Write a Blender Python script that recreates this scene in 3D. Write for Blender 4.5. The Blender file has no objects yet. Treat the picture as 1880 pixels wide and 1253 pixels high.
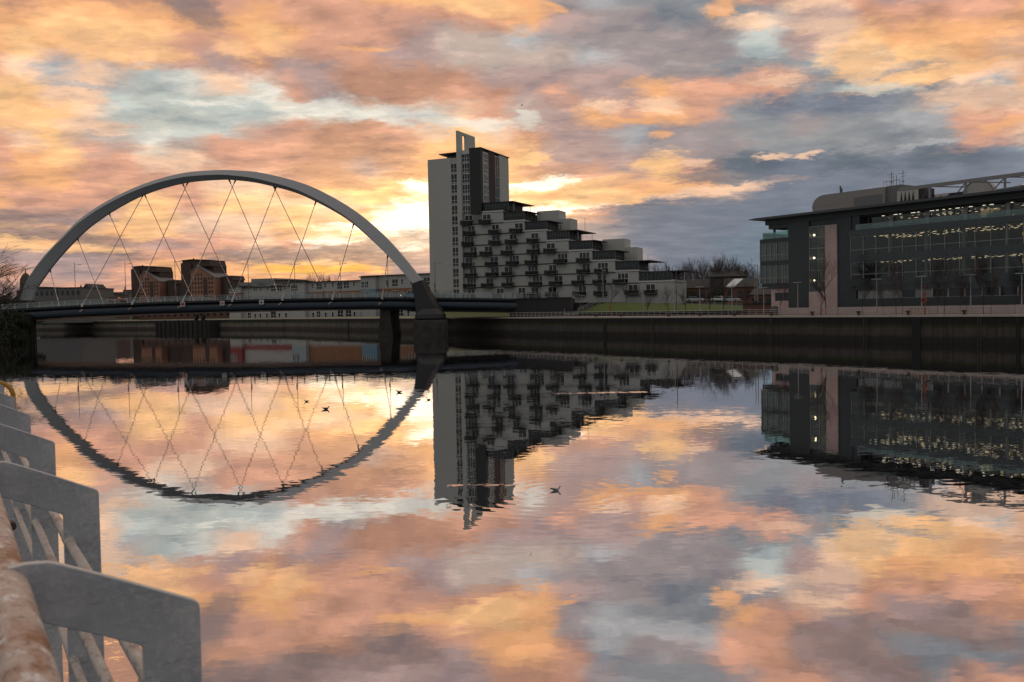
import bpy, math, random
from mathutils import Vector, Matrix
random.seed(7)
R = math.radians
C = bpy.context.scene.collection
scene = bpy.context.scene

# ------------------------------------------------------------------ camera
EYE = Vector((0.0, 0.0, 6.0))
FPX, CX, CY = 1680.0, 940.0, 626.5
PITCH, ROLL = math.atan(58.0 / FPX), 0.018
_f = Vector((0, math.cos(PITCH), -math.sin(PITCH)))
_r0 = Vector((1, 0, 0)); _u0 = Vector((0, math.sin(PITCH), math.cos(PITCH)))
_U = (_u0 * math.cos(ROLL) + _r0 * math.sin(ROLL)).normalized()
_R = (_r0 * math.cos(ROLL) - _u0 * math.sin(ROLL)).normalized()
cam_d = bpy.data.cameras.new("camera"); cam = bpy.data.objects.new("camera", cam_d); C.objects.link(cam)
cam.matrix_world = Matrix(((_R.x, _U.x, -_f.x, EYE.x), (_R.y, _U.y, -_f.y, EYE.y), (_R.z, _U.z, -_f.z, EYE.z), (0, 0, 0, 1)))
cam_d.sensor_width = 36.0; cam_d.lens = FPX / 1880.0 * 36.0
cam_d.clip_start = 0.05; cam_d.clip_end = 9000
cam_d.dof.use_dof = True; cam_d.dof.focus_distance = 60.0; cam_d.dof.aperture_fstop = 8.0
scene.camera = cam
scene.render.resolution_x = 1024; scene.render.resolution_y = 682

# ------------------------------------------------------------------ view
scene.view_settings.view_transform = 'Standard'; scene.view_settings.look = 'None'
scene.view_settings.exposure = 0.0; scene.view_settings.gamma = 1.0

def ray(px, py):
    return (_f + _R * ((px - CX) / FPX) - _U * ((py - CY) / FPX))
def az_el(px, py):
    d = ray(px, py).normalized()
    return math.atan2(d.x, d.y), math.asin(d.z)
def lin(c):
    return tuple(((v / 255.0 / 12.92) if v <= 10 else ((v / 255.0 + 0.055) / 1.055) ** 2.4) for v in c)

# ------------------------------------------------------------------ sky
PAL = dict(W=(255, 246, 222), Y=(254, 199, 142), H=(246, 203, 170), O=(244, 180, 128), P=(218, 163, 137), Q=(196, 147, 122),
           M=(178, 152, 146), N=(194, 174, 162), G=(161, 149, 148), S=(147, 148, 150), X=(132, 135, 140), B=(122, 128, 140),
           D=(104, 112, 122), E=(116, 128, 140), T=(190, 196, 190), C=(220, 216, 204), K=(152, 129, 123), L=(176, 175, 175),
           A=(150, 166, 172), U=(186, 188, 178), Z=(255, 186, 88))
ROWS = [(-120, "QQQQKKKKKKMMMMMQQPGSSSGPPMMMPPPP"),
 (-80, "QQQQQKKKKKKKKKMOOPLGGGPQKKKKXKPP"),
 (-40, "QQQQQKQQQQQKKPPOOGLLLLPQKKKXXXXK"),
 (0,   "QQQQQKKPPQPPOOYYOGLSSXOPPMKKKKKX"),
 (35,  "OPQQQQKPOPQPPPQQOMGGSSXGHHPMMKQQ"),
 (70,  "OQOOOOOOOOPPPMNNLGGGGGGTMMQPQPPO"),
 (105, "OOYYYYPPOPPPMMNNNNLGGGGTMHYOOOOQ"),
 (140, "OYOPPPPMQMMQQQQMMMMMGGSSSAAYYOSM"),
 (175, "PHLHNTCHCPMQQQPQMPMMOPPPSXASXHHP"),
 (210, "YYHHTUUTTCCCCCHPNMOPOPSBBBBSXXAO"),
 (245, "YOYHTCTTNPQQPHYHQMMLGGSSGSSLLPPP"),
 (280, "PHYNNCNPPPQQQOOOYMMMGGGSSSSXSPPH"),
 (315, "POYPPHHPPQQMQOOYQMPMYPDDBDDBDDBA"),
 (350, "POOPPPPHHPOYOYOOYYYOOOHBBBBBBBBB"),
 (385, "OPPPYYPYYYHYYWWWYYPDDBBBBBBBBBBB"),
 (420, "KKKMYYHHHYYYWWWYOMGBBBBEEEEEEEEE"),
 (452, "YYOYOPPPHPWWWMMMGGGBBBEEEEEEEEEE"),
 (472, "MMMKKPPKKKKKKMMMGGGGBBEEEEEEEEEE"),
 (492, "MMMMPOOOYYYOMMMMGGGGBBEEEEEEEEEE"),
 (512, "PPMMPOOOOOPPMMLLLLGGBBEEEEEEEEEE"),
 (540, "MMPPPPPPPPPMMMLLLLGGBBEEEEEEEEEE")]
for y, r in ROWS:
    assert len(r) == 32, (y, len(r))
COLX = [-20 + 62 * i for i in range(32)]
world = bpy.data.worlds.new("World"); scene.world = world; world.use_nodes = True
nt = world.node_tree; nt.nodes.clear(); NN = nt.nodes; LK = nt.links
class NB:
    """small node builder"""
    def __init__(s, tree): s.t = tree
    def n(s, typ, **kw):
        nd = s.t.nodes.new(typ)
        for k, v in kw.items(): setattr(nd, k, v)
        return nd
    def put(s, sock, v):
        if hasattr(v, 'is_output') or isinstance(v, bpy.types.NodeSocket): s.t.links.new(v, sock)
        else: sock.default_value = v
    def m(s, op, a, b=0.0, c=0.0, clamp=False):
        nd = s.t.nodes.new('ShaderNodeMath'); nd.operation = op; nd.use_clamp = clamp
        for i, v in enumerate((a, b, c)): s.put(nd.inputs[i], v)
        return nd.outputs[0]
    def vm(s, op, a, b=(0, 0, 0), sc=None):
        nd = s.t.nodes.new('ShaderNodeVectorMath'); nd.operation = op
        s.put(nd.inputs[0], a)
        if op == 'SCALE': s.put(nd.inputs['Scale'], sc)
        elif op not in ('NORMALIZE', 'LENGTH'): s.put(nd.inputs[1], b)
        return nd.outputs['Value'] if op == 'LENGTH' else nd.outputs[0]
    def sep(s, v):
        nd = s.t.nodes.new('ShaderNodeSeparateXYZ'); s.put(nd.inputs[0], v); return nd.outputs
    def comb(s, x, y, z=0.0):
        nd = s.t.nodes.new('ShaderNodeCombineXYZ')
        for i, v in enumerate((x, y, z)): s.put(nd.inputs[i], v)
        return nd.outputs[0]
    def mix(s, f, a, b, mode='MIX'):
        nd = s.t.nodes.new('ShaderNodeMix'); nd.data_type = 'RGBA'; nd.blend_type = mode
        s.put(nd.inputs[0], f); s.put(nd.inputs[6], a); s.put(nd.inputs[7], b); return nd.outputs[2]
    def noise(s, vec, scale, detail=4, rough=.55, dist=0.0, flat=False):
        nd = s.t.nodes.new('ShaderNodeTexNoise'); nd.noise_dimensions = '2D' if flat else '3D'; s.put(nd.inputs['Vector'], vec)
        nd.inputs['Scale'].default_value = scale; nd.inputs['Detail'].default_value = detail
        nd.inputs['Roughness'].default_value = rough; nd.inputs['Distortion'].default_value = dist
        return nd.outputs
    def rng(s, v, a, b, c=0.0, d=1.0, smooth=False):
        nd = s.t.nodes.new('ShaderNodeMapRange'); s.put(nd.inputs[0], v)
        if smooth: nd.interpolation_type = 'SMOOTHSTEP'
        for i, x in enumerate((a, b, c, d)): nd.inputs[i + 1].default_value = x
        return nd.outputs[0]
    def ramp(s, v, stops, interp='LINEAR'):
        nd = s.t.nodes.new('ShaderNodeValToRGB'); s.put(nd.inputs[0], v); cr = nd.color_ramp; cr.interpolation = interp
        while len(cr.elements) < len(stops): cr.elements.new(0.5)
        for i, (p, c) in enumerate(stops):
            cr.elements[i].position = p
        for i, (p, c) in enumerate(stops):
            cr.elements[i].color = (*c[:3], 1)
        return nd.outputs[0]
w = NB(nt)
tc = w.n('ShaderNodeTexCoord').outputs['Generated']
dn = w.vm('NORMALIZE', tc)
dx, dy, dz = w.sep(dn)
az = w.m('ARCTAN2', dx, dy)
zc = w.m('MAXIMUM', dz, 0.0)
el = w.m('ARCSINE', zc)
pl = w.m('ADD', zc, 0.13)
cp = w.comb(w.m('DIVIDE', dx, pl), w.m('DIVIDE', dy, pl), 0.0)      # cloud deck coordinates
# drifting warp so that cloud borders are ragged
wn = w.noise(cp, 2.2, 4, .58, 0.0, True)
wv = w.sep(wn['Color'])
wn2 = w.noise(cp, 6.5, 7, .68, 0.0, True)
wv2 = w.sep(wn2['Color'])
wa = w.m('ADD', w.m('MULTIPLY', w.m('SUBTRACT', wv[0], .5), .050), w.m('MULTIPLY', w.m('SUBTRACT', wv2[0], .5), .050))
we = w.m('ADD', w.m('MULTIPLY', w.m('SUBTRACT', wv[1], .5), .026), w.m('MULTIPLY', w.m('SUBTRACT', wv2[1], .5), .036))
damp = w.rng(el, 0.0, 0.16, 0.42, 1.0)
azw = w.m('ADD', az, wa)
elw = w.m('ADD', el, w.m('MULTIPLY', we, damp))
A0 = az_el(COLX[0], 300)[0]; A1 = az_el(COLX[-1], 300)[0]
t = w.m('DIVIDE', w.m('SUBTRACT', azw, A0), A1 - A0)
elg = w.m('ADD', elw, w.m('MULTIPLY', az, ROLL))
GAIN = dict(W=1.35, Y=1.0, Z=1.05)
def pal(ch): return tuple(v * GAIN.get(ch, 1.0) for v in lin(PAL[ch]))
col = None; prev = None
for (y, row) in ROWS:
    stops = []
    for i, ch in enumerate(row):
        a, e = az_el(COLX[i], 300)
        stops.append(((a - A0) / (A1 - A0), pal(ch)))
    c = w.ramp(t, stops, 'EASE')
    # horizon tilt is taken out by using the elevation at the centre column
    e = az_el(940, y)[1]
    if col is None: col = c
    else: col = w.mix(w.rng(elg, prev, e, 0, 1, True), col, c)
    prev = e
# single clouds and gaps: (column, row, half width, half height, tilt, colour, strength)
CLOUDS = [(748,392,58,24,-4,'W',1),(690,412,105,10,-2,'W',.85),(772,345,32,16,0,'W',.9),(715,352,60,12,6,'O',.6),(655,380,70,7,4,'H',.7),(600,432,60,9,0,'O',.5),(990,338,85,10,-5,'W',.95),(985,359,48,9,-3,'O',.9),(1062,362,75,6,0,'Y',.8),
 (1000,384,115,10,0,'W',.9),(1130,366,110,11,-4,'Y',.8),(1330,347,150,9,-5,'H',.85),(1215,300,54,19,0,'Y',.85),(1285,296,24,10,0,'H',.7),
 (1425,289,32,7,-5,'H',.85),(1482,285,17,8,0,'H',.85),(1340,320,110,17,0,'D',.75),(1480,324,120,14,2,'B',.7),(1110,195,44,14,8,'H',.9),
 (1165,222,52,8,5,'O',.85),(1210,192,46,14,6,'H',.85),(1185,152,38,10,0,'O',.55),(1360,160,112,26,-3,'P',.8),(1420,150,46,9,5,'H',.65),
 (1215,247,15,7,0,'O',.8),(1318,14,24,17,0,'O',.8),(1378,42,48,15,5,'H',.85),(1500,45,62,14,5,'H',.55),(1395,86,40,17,12,'T',.8),
 (1575,115,62,30,20,'Y',.8),(1690,142,125,12,-5,'Y',.9),(1830,92,55,32,0,'O',.55),(1600,162,72,10,5,'T',.65),(1790,180,92,24,8,'H',.8),
 (1860,224,42,13,-5,'O',.75),(1700,262,62,7,-5,'L',.7),(620,205,165,11,8,'C',.85),(860,228,105,10,5,'C',.8),(330,192,75,18,0,'T',.7),
 (300,220,95,18,0,'U',.7),(400,190,62,6,0,'C',.7),(185,90,105,22,5,'Y',.75),(312,100,44,11,0,'Y',.7),(60,215,72,24,5,'Y',.7),
 (170,233,62,9,0,'H',.8),(165,158,88,6,0,'L',.7),(60,428,95,11,3,'K',.9),(205,442,62,10,5,'K',.7),(80,455,135,7,2,'Y',.8),
 (585,464,135,14,-8,'K',.9),(705,448,92,18,-12,'K',.75),(575,494,115,8,2,'Z',.95),(640,492,62,6,0,'Z',.8),(270,432,42,9,0,'Y',.8),
 (300,452,62,9,0,'M',.6),(430,470,54,10,0,'K',.7),(1235,388,112,24,-4,'B',.85),(365,20,55,26,28,'K',.75),(1010,10,26,8,20,'O',.8),
 (1250,22,48,30,0,'X',.7),(970,218,22,15,0,'C',.7),(665,88,54,7,0,'O',.85),(505,75,46,22,20,'Y',.65),(438,95,42,13,20,'Y',.55),
 (860,275,45,12,0,'Y',.7),(975,292,42,12,-8,'Y',.8),(1020,312,55,16,0,'Q',.6),(650,335,70,14,5,'Q',.7),(545,372,90,8,0,'H',.6),(920,20,60,14,5,'Y',.6),(780,8,60,8,5,'Y',.5)]
wn3 = w.noise(cp, 22.0, 4, .65, .3, True)['Fac']
edge = w.m('MULTIPLY', w.m('SUBTRACT', wn3, .5), .9)
azb = w.m('ADD', az, w.m('ADD', w.m('MULTIPLY', w.m('SUBTRACT', wv2[0], .5), .05), w.m('MULTIPLY', w.m('SUBTRACT', wv[0], .5), .02)))
elb = w.m('ADD', el, w.m('MULTIPLY', w.m('MULTIPLY', w.m('SUBTRACT', wv2[1], .5), .026), damp))
vab = w.comb(azb, elb, 0.0)
# fine cloud texture, stretched into streaks close to the horizon
rot_ = w.n('ShaderNodeMapping'); LK.new(cp, rot_.inputs[0]); rot_.inputs['Rotation'].default_value = (0, 0, .45); rot_.inputs['Scale'].default_value = (1.0, 1.4, 1)
d1 = w.noise(rot_.outputs[0], 3.6, 8, .64, 0.0, True)['Fac']
d2 = w.noise(w.comb(w.m('MULTIPLY', az, 9.0), w.m('MULTIPLY', el, 60.0), 3.0), 1.0, 6, .6, 0.0, True)['Fac']
dd = w.m('ADD', w.m('MULTIPLY', w.m('SUBTRACT', d1, .5), .75), w.m('MULTIPLY', w.m('SUBTRACT', d2, .5), w.rng(el, .02, .22, .40, .12)))
d3 = w.noise(w.comb(w.m('ADD', w.m('MULTIPLY', w.sep(cp)[0], .8), wa), w.sep(cp)[1], 0), 6.5, 8, .62, 0.0, True)['Fac']
puff = w.m('ADD', w.rng(d3, .50, .66, 0, .26, True), w.rng(d3, .48, .32, 0, -.20, True))
dd = w.m('MULTIPLY', w.m('ADD', dd, puff), w.m('SUBTRACT', .85, w.m('MULTIPLY', w.rng(az, .02, .22, 0, .46, True), w.rng(el, .24, .13, 0, 1, True))))
gain = w.m('ADD', 1.0, dd)
# glow of the sun behind the low cloud
gx = w.m('DIVIDE', w.m('SUBTRACT', az, az_el(775, 390)[0]), .15); gy = w.m('DIVIDE', w.m('SUBTRACT', el, az_el(775, 390)[1]), .060)
glow = w.m('EXPONENT', w.m('MULTIPLY', w.m('ADD', w.m('MULTIPLY', gx, gx), w.m('MULTIPLY', gy, gy)), -1.0))
gcol = w.vm('SCALE', (.62, .34, .11), sc=w.m('MULTIPLY', glow, w.rng(gain, .6, 1.3, .35, 1.25)))
coolf = w.rng(dd, 0.0, -.45, 0, .9)
warmf = w.rng(dd, 0.02, .45, 0, .8)
def sector(px_lo, px_hi):
    """the front sky between two azimuths: base colours, then the single clouds that touch it"""
    c_ = col
    for (bx_, by_, rx_, ry_, rot, ch, al) in CLOUDS:
        if bx_ + rx_ * 1.5 + 70 < px_lo or bx_ - rx_ * 1.5 - 70 > px_hi: continue
        a0, e0 = az_el(bx_, by_); mp = w.n('ShaderNodeMapping', vector_type='TEXTURE'); LK.new(vab, mp.inputs[0])
        mp.inputs['Location'].default_value = (a0, e0, 0); mp.inputs['Rotation'].default_value = (0, 0, -(R(rot) - ROLL)); mp.inputs['Scale'].default_value = (rx_ / FPX, ry_ / FPX, 1)
        d_ = w.m('ADD', w.vm('LENGTH', mp.outputs[0]), edge)
        c_ = w.mix(w.rng(d_, 1.35, .45, 0, al, True), c_, (*pal(ch), 1))
    det = w.vm('SCALE', c_, sc=gain)
    # shaded folds go cooler, lit folds warmer
    det = w.mix(coolf, det, (0.86, 0.97, 1.16, 1), 'MULTIPLY')
    det = w.mix(warmf, det, (1.05, .99, .93, 1), 'MULTIPLY')
    if px_lo < 1100 and px_hi > 450: det = w.vm('ADD', det, gcol)
    bgn = w.n('ShaderNodeBackground'); LK.new(det, bgn.inputs[0]); return bgn.outputs[0]
def mixsh(f, a_, b_):
    nd = w.n('ShaderNodeMixShader'); LK.new(f, nd.inputs[0]); LK.new(a_, nd.inputs[1]); LK.new(b_, nd.inputs[2]); return nd.outputs[0]
CUTS = [400, 700, 1020, 1350]
secs_ = [sector(l_, h_) for l_, h_ in zip([-900] + CUTS, CUTS + [2900])]
def above(px): return w.m('GREATER_THAN', az, math.atan2(*ray(px, 300).normalized().xy))
left = mixsh(above(CUTS[0]), secs_[0], secs_[1]); right = mixsh(above(CUTS[3]), secs_[3], secs_[4])
front = mixsh(above(CUTS[1]), left, mixsh(above(CUTS[2]), secs_[2], right))
# behind the camera: plain dusk cloud
back = w.ramp(w.m('ADD', w.m('DIVIDE', el, 1.5708), w.m('MULTIPLY', w.m('SUBTRACT', d1, .5), .25)),
              [(0, lin((152, 155, 157))), (.3, lin((154, 155, 154))), (.5, lin((170, 162, 156))), (1, lin((194, 182, 172)))])
side = w.rng(w.m('ABSOLUTE', az), 0.60, 1.05, 0, 1, True)
high = w.rng(el, 0.42, 0.62, 0, 1, True)
bf = w.m('MAXIMUM', side, high)
bgb = w.n('ShaderNodeBackground'); LK.new(back, bgb.inputs[0])
fin = mixsh(bf, front, bgb.outputs[0])
wo = w.n('ShaderNodeOutputWorld'); LK.new(fin, wo.inputs[0])
world.cycles.sampling_method = 'MANUAL'; world.cycles.sample_map_resolution = 512
cy = scene.cycles
cy.max_bounces = 6; cy.diffuse_bounces = 2; cy.glossy_bounces = 4; cy.transparent_max_bounces = 10; cy.transmission_bounces = 4
cy.caustics_reflective = False; cy.caustics_refractive = False

# ------------------------------------------------------------------ sun (low, behind the cloud and the tower)
sd = bpy.data.lights.new("sun", 'SUN'); sd.energy = 0.5; sd.angle = R(3.0); sd.color = (1.0, .72, .45)
sun = bpy.data.objects.new("sun", sd); C.objects.link(sun)
sv = ray(866, 400).normalized()
sun.rotation_euler = sv.to_track_quat('Z', 'Y').to_euler()

# ------------------------------------------------------------------ helpers
class Frame:
    """local axes: x along the front, y away from the river, z up"""
    def __init__(s, x, y, deg, z=0.0):
        s.o = Vector((x, y, z)); a = R(deg); s.a = a
        s.x = Vector((math.cos(a), math.sin(a), 0)); s.y = Vector((-math.sin(a), math.cos(a), 0))
    def loc(s, px, py, d=0.0):
        r = ray(px, py); p0 = s.o + s.y * d
        t = (p0 - EYE).dot(s.y) / r.dot(s.y); p = EYE + r * t - s.o
        return p.dot(s.x), p.z
    def depth(s, sx, px, py=540):
        """depth d at which the line (sx, d) shows at pixel column px"""
        lo, hi = 0.0, 200.0
        for _ in range(50):
            m = (lo + hi) / 2; p = s.o + s.x * sx + s.y * m - EYE; p.z = (CY - py) / FPX * p.y - 0.0
            q = CX + FPX * p.dot(_R) / p.dot(_f)
            if q < px: lo = m
            else: hi = m
        return (lo + hi) / 2
    def w(s, a, b, z=0.0):
        v = s.o + s.x * a + s.y * b; return Vector((v.x, v.y, z))
def on_y(px, py, Y):
    r = ray(px, py); return EYE + r * ((Y - EYE.y) / r.y)
def on_z(px, py, z):
    r = ray(px, py); return EYE + r * ((z - EYE.z) / r.z)

class MB:
    def __init__(s): s.v = []; s.f = []; s.sm = []
    def add(s, vs, fs, smooth=False):
        o = len(s.v); s.v += [tuple(v) for v in vs]; s.f += [tuple(i + o for i in f) for f in fs]; s.sm += [smooth] * len(fs); return s
    def box(s, x0, x1, y0, y1, z0, z1):
        if x0 > x1: x0, x1 = x1, x0
        if y0 > y1: y0, y1 = y1, y0
        if z0 > z1: z0, z1 = z1, z0
        return s.add([(x0, y0, z0), (x1, y0, z0), (x1, y1, z0), (x0, y1, z0), (x0, y0, z1), (x1, y0, z1), (x1, y1, z1), (x0, y1, z1)],
                     [(0, 3, 2, 1), (4, 5, 6, 7), (0, 1, 5, 4), (1, 2, 6, 5), (2, 3, 7, 6), (3, 0, 4, 7)])
    def prism(s, poly, y0, y1, axis='y'):
        """polygon in (x,z) pushed along y, or in (x,y) pushed along z"""
        n = len(poly)
        ar = sum(poly[i][0] * poly[(i + 1) % n][1] - poly[(i + 1) % n][0] * poly[i][1] for i in range(n))
        if ar < 0: poly = poly[::-1]
        if axis == 'y':
            vs = [(a, y0, b) for a, b in poly] + [(a, y1, b) for a, b in poly]
            fs = [tuple(range(n)), tuple(range(2 * n - 1, n - 1, -1))] + [((i + 1) % n, i, i + n, (i + 1) % n + n) for i in range(n)]
        else:
            vs = [(a, b, y0) for a, b in poly] + [(a, b, y1) for a, b in poly]
            fs = [tuple(range(n - 1, -1, -1)), tuple(range(n, 2 * n))] + [(i, (i + 1) % n, (i + 1) % n + n, i + n) for i in range(n)]
        return s.add(vs, fs)
    def tube(s, pts, r, n=6, smooth=True, caps=True):
        pts = [Vector(p) for p in pts]; rs = r if isinstance(r, (list, tuple)) else [r] * len(pts)
        vs = []; fs = []
        prevx = None
        for i, p in enumerate(pts):
            d = (pts[min(i + 1, len(pts) - 1)] - pts[max(i - 1, 0)])
            if d.length < 1e-9: d = Vector((0, 0, 1))
            d.normalize()
            if prevx is None:
                up = Vector((0, 0, 1)) if abs(d.z) < .9 else Vector((1, 0, 0)); x = d.cross(up).normalized()
            else:
                x = (prevx - d * prevx.dot(d)).normalized()
            prevx = x; y = d.cross(x)
            for k in range(n):
                a = 2 * math.pi * k / n; vs.append(p + (x * math.cos(a) + y * math.sin(a)) * rs[i])
        for i in range(len(pts) - 1):
            for k in range(n):
                a = i * n + k; b = i * n + (k + 1) % n
                fs.append((a, b, b + n, a + n))
        s.add(vs, fs, smooth)
        if caps:
            s.add(vs[:n], [tuple(range(n - 1, -1, -1))]); s.add(vs[-n:], [tuple(range(n))])
        return s
    def bar(s, a, b, wd, ht):
        """rectangular bar from a to b"""
        a = Vector(a); b = Vector(b); d = (b - a).normalized()
        up = Vector((0, 0, 1)) if abs(d.z) < .95 else Vector((0, 1, 0))
        x = d.cross(up).normalized() * wd / 2; y = x.normalized().cross(d) * ht / 2
        vs = [a - x - y, a + x - y, a + x + y, a - x + y, b - x - y, b + x - y, b + x + y, b - x + y]
        return s.add(vs, [(0, 1, 2, 3), (7, 6, 5, 4), (0, 4, 5, 1), (1, 5, 6, 2), (2, 6, 7, 3), (3, 7, 4, 0)])
    def ball(s, c, rx, ry, rz, nu=10, nv=6):
        vs = [(c[0], c[1], c[2] - rz)]
        for j in range(1, nv):
            ph = -math.pi / 2 + math.pi * j / nv
            for i in range(nu):
                a = 2 * math.pi * i / nu
                vs.append((c[0] + rx * math.cos(ph) * math.cos(a), c[1] + ry * math.cos(ph) * math.sin(a), c[2] + rz * math.sin(ph)))
        vs.append((c[0], c[1], c[2] + rz)); L = len(vs) - 1
        fs = [(0, 1 + (i + 1) % nu, 1 + i) for i in range(nu)]
        for j in range(nv - 2):
            for i in range(nu):
                a = 1 + j * nu + i; b = 1 + j * nu + (i + 1) % nu; fs.append((a, b, b + nu, a + nu))
        o = 1 + (nv - 2) * nu
        fs += [(o + i, o + (i + 1) % nu, L) for i in range(nu)]
        return s.add(vs, fs, True)
    def mesh(s, name):
        me = bpy.data.meshes.new(name); me.from_pydata(s.v, [], s.f); me.update()
        me.polygons.foreach_set('use_smooth', s.sm); return me
    def build(s, name, mat, parent=None, bevel=0.0):
        me = s.mesh(name); me.materials.append(mat)
        o = bpy.data.objects.new(name, me); C.objects.link(o)
        if parent is not None: o.parent = parent
        if bevel:
            b = o.modifiers.new('bevel', 'BEVEL'); b.width = bevel; b.segments = 2; b.limit_method = 'ANGLE'
        return o
def tag(o, label=None, cat=None, group=None, kind=None):
    if label: o['label'] = label
    if cat: o['category'] = cat
    if group: o['group'] = group
    if kind: o['kind'] = kind
    return o
def thing(name, label, cat, loc=(0, 0, 0), rz=0.0, group=None):
    o = bpy.data.objects.new(name, None); C.objects.link(o); o.empty_display_size = .5
    o.location = loc; o.rotation_euler = (0, 0, rz)
    return tag(o, label, cat, group)
def fthing(name, label, cat, fr, group=None):
    return thing(name, label, cat, tuple(fr.o), fr.a, group)
def dup(root, loc=None, rz=None, label=None, sc=None):
    r = root.copy(); C.objects.link(r)
    if loc is not None: r.location = loc
    if rz is not None: r.rotation_euler = (0, 0, rz)
    if sc is not None: r.scale = (sc, sc, sc) if not isinstance(sc, tuple) else sc
    if label: r['label'] = label
    for ch in root.children:
        c = ch.copy(); C.objects.link(c); c.parent = r
        for g in ch.children:
            d = g.copy(); C.objects.link(d); d.parent = c
    return r

# ------------------------------------------------------------------ materials
def mat(name, c, rough=.6, metal=0.0, var=.18, scale=1.2, bump=0.0, bscale=20, spec=.5, c2=None, f2=.5, s2=.3):
    m = bpy.data.materials.new(name); m.use_nodes = True; b = NB(m.node_tree); m.node_tree.nodes.clear()
    p = b.n('ShaderNodeBsdfPrincipled'); o = b.n('ShaderNodeOutputMaterial'); m.node_tree.links.new(p.outputs[0], o.inputs[0])
    tcn = b.n('ShaderNodeTexCoord').outputs['Object']
    n1 = b.noise(tcn, scale, 6, .6)['Fac']; n2 = b.noise(tcn, scale * 9, 4, .6)['Fac']
    g = b.m('ADD', 1.0, b.m('MULTIPLY', b.m('ADD', b.m('SUBTRACT', n1, .5), b.m('MULTIPLY', b.m('SUBTRACT', n2, .5), .6)), var * 2))
    base = (*c, 1)
    if c2:
        n3 = b.noise(tcn, s2, 5, .65)['Fac']
        base = b.mix(b.rng(n3, f2 - .06, f2 + .1), base, (*c2, 1))
        colr = b.vm('SCALE', base, sc=g)
    else:
        colr = b.vm('SCALE', c, sc=g)
    m.node_tree.links.new(colr, p.inputs['Base Color'])
    p.inputs['Roughness'].default_value = rough; p.inputs['Metallic'].default_value = metal
    p.inputs['Specular IOR Level'].default_value = spec
    if bump:
        bn = b.n('ShaderNodeBump'); bn.inputs['Strength'].default_value = .6; bn.inputs['Distance'].default_value = bump
        m.node_tree.links.new(b.noise(tcn, bscale, 5, .6)['Fac'], bn.inputs['Height']); m.node_tree.links.new(bn.outputs[0], p.inputs['Normal'])
    return m
def emit(name, c, s):
    m = bpy.data.materials.new(name); m.use_nodes = True; b = NB(m.node_tree); m.node_tree.nodes.clear()
    e = b.n('ShaderNodeEmission'); e.inputs[0].default_value = (*c, 1); e.inputs[1].default_value = s
    o = b.n('ShaderNodeOutputMaterial'); m.node_tree.links.new(e.outputs[0], o.inputs[0]); return m
def glass(name, tint, refl=.12, through=.6, rough=.02):
    m = bpy.data.materials.new(name); m.use_nodes = True; b = NB(m.node_tree); m.node_tree.nodes.clear()
    tr = b.n('ShaderNodeBsdfTransparent'); tr.inputs[0].default_value = (*[t_ * through for t_ in tint], 1)
    gl = b.n('ShaderNodeBsdfGlossy'); gl.inputs['Roughness'].default_value = rough; gl.inputs[0].default_value = (.9, .95, .95, 1)
    lw = b.n('ShaderNodeFresnel'); lw.inputs[0].default_value = 1.5
    f = b.m('ADD', b.m('MULTIPLY', lw.outputs[0], .9), refl, clamp=True)
    mx = b.n('ShaderNodeMixShader'); L = m.node_tree.links
    L.new(f, mx.inputs[0]); L.new(tr.outputs[0], mx.inputs[1]); L.new(gl.outputs[0], mx.inputs[2])
    o = b.n('ShaderNodeOutputMaterial'); L.new(mx.outputs[0], o.inputs[0]); return m
def clad(name, c, step=.6, rough=.55, dark=.75, var=.1, vstep=0.0):
    """panelled cladding: thin horizontal joints (real panel joints, in object space)"""
    m = mat(name, c, rough, var=var, scale=.25); nt_ = m.node_tree; b = NB(nt_)
    p = [n for n in nt_.nodes if n.type == 'BSDF_PRINCIPLED'][0]
    src = p.inputs['Base Color'].links[0].from_socket
    tcn = [n for n in nt_.nodes if n.type == 'TEX_COORD'][0].outputs['Object']
    x, y, z = b.sep(tcn)
    fr = b.m('FRACT', b.m('DIVIDE', z, step)); j = b.rng(fr, 0.0, .07, 1, 0)
    if vstep:
        fx = b.m('FRACT', b.m('DIVIDE', b.m('ADD', x, y), vstep)); j = b.m('MAXIMUM', j, b.rng(fx, 0, .04, 1, 0))
    nt_.links.new(b.mix(b.m('MULTIPLY', j, 1 - dark), src, (0, 0, 0, 1)), p.inputs['Base Color']); return m
def brick(name, c, c2, mortar, scale=1.0, rough=.85):
    m = bpy.data.materials.new(name); m.use_nodes = True; nt_ = m.node_tree; b = NB(nt_)
    p = [n for n in nt_.nodes if n.type == 'BSDF_PRINCIPLED'][0]
    tcn = b.n('ShaderNodeTexCoord').outputs['Object']; x, y, z = b.sep(tcn)
    br = b.n('ShaderNodeTexBrick'); nt_.links.new(b.comb(b.m('ADD', x, y), z, 0.0), br.inputs['Vector'])
    br.inputs['Scale'].default_value = scale; br.inputs['Color1'].default_value = (*c, 1); br.inputs['Color2'].default_value = (*c2, 1)
    br.inputs['Mortar'].default_value = (*mortar, 1); br.inputs['Mortar Size'].default_value = .015
    n1 = b.noise(tcn, .35, 6, .65)['Fac']
    nt_.links.new(b.vm('SCALE', br.outputs[0], sc=b.m('ADD', .65, b.m('MULTIPLY', n1, .7))), p.inputs['Base Color'])
    p.inputs['Roughness'].default_value = rough; return m

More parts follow.
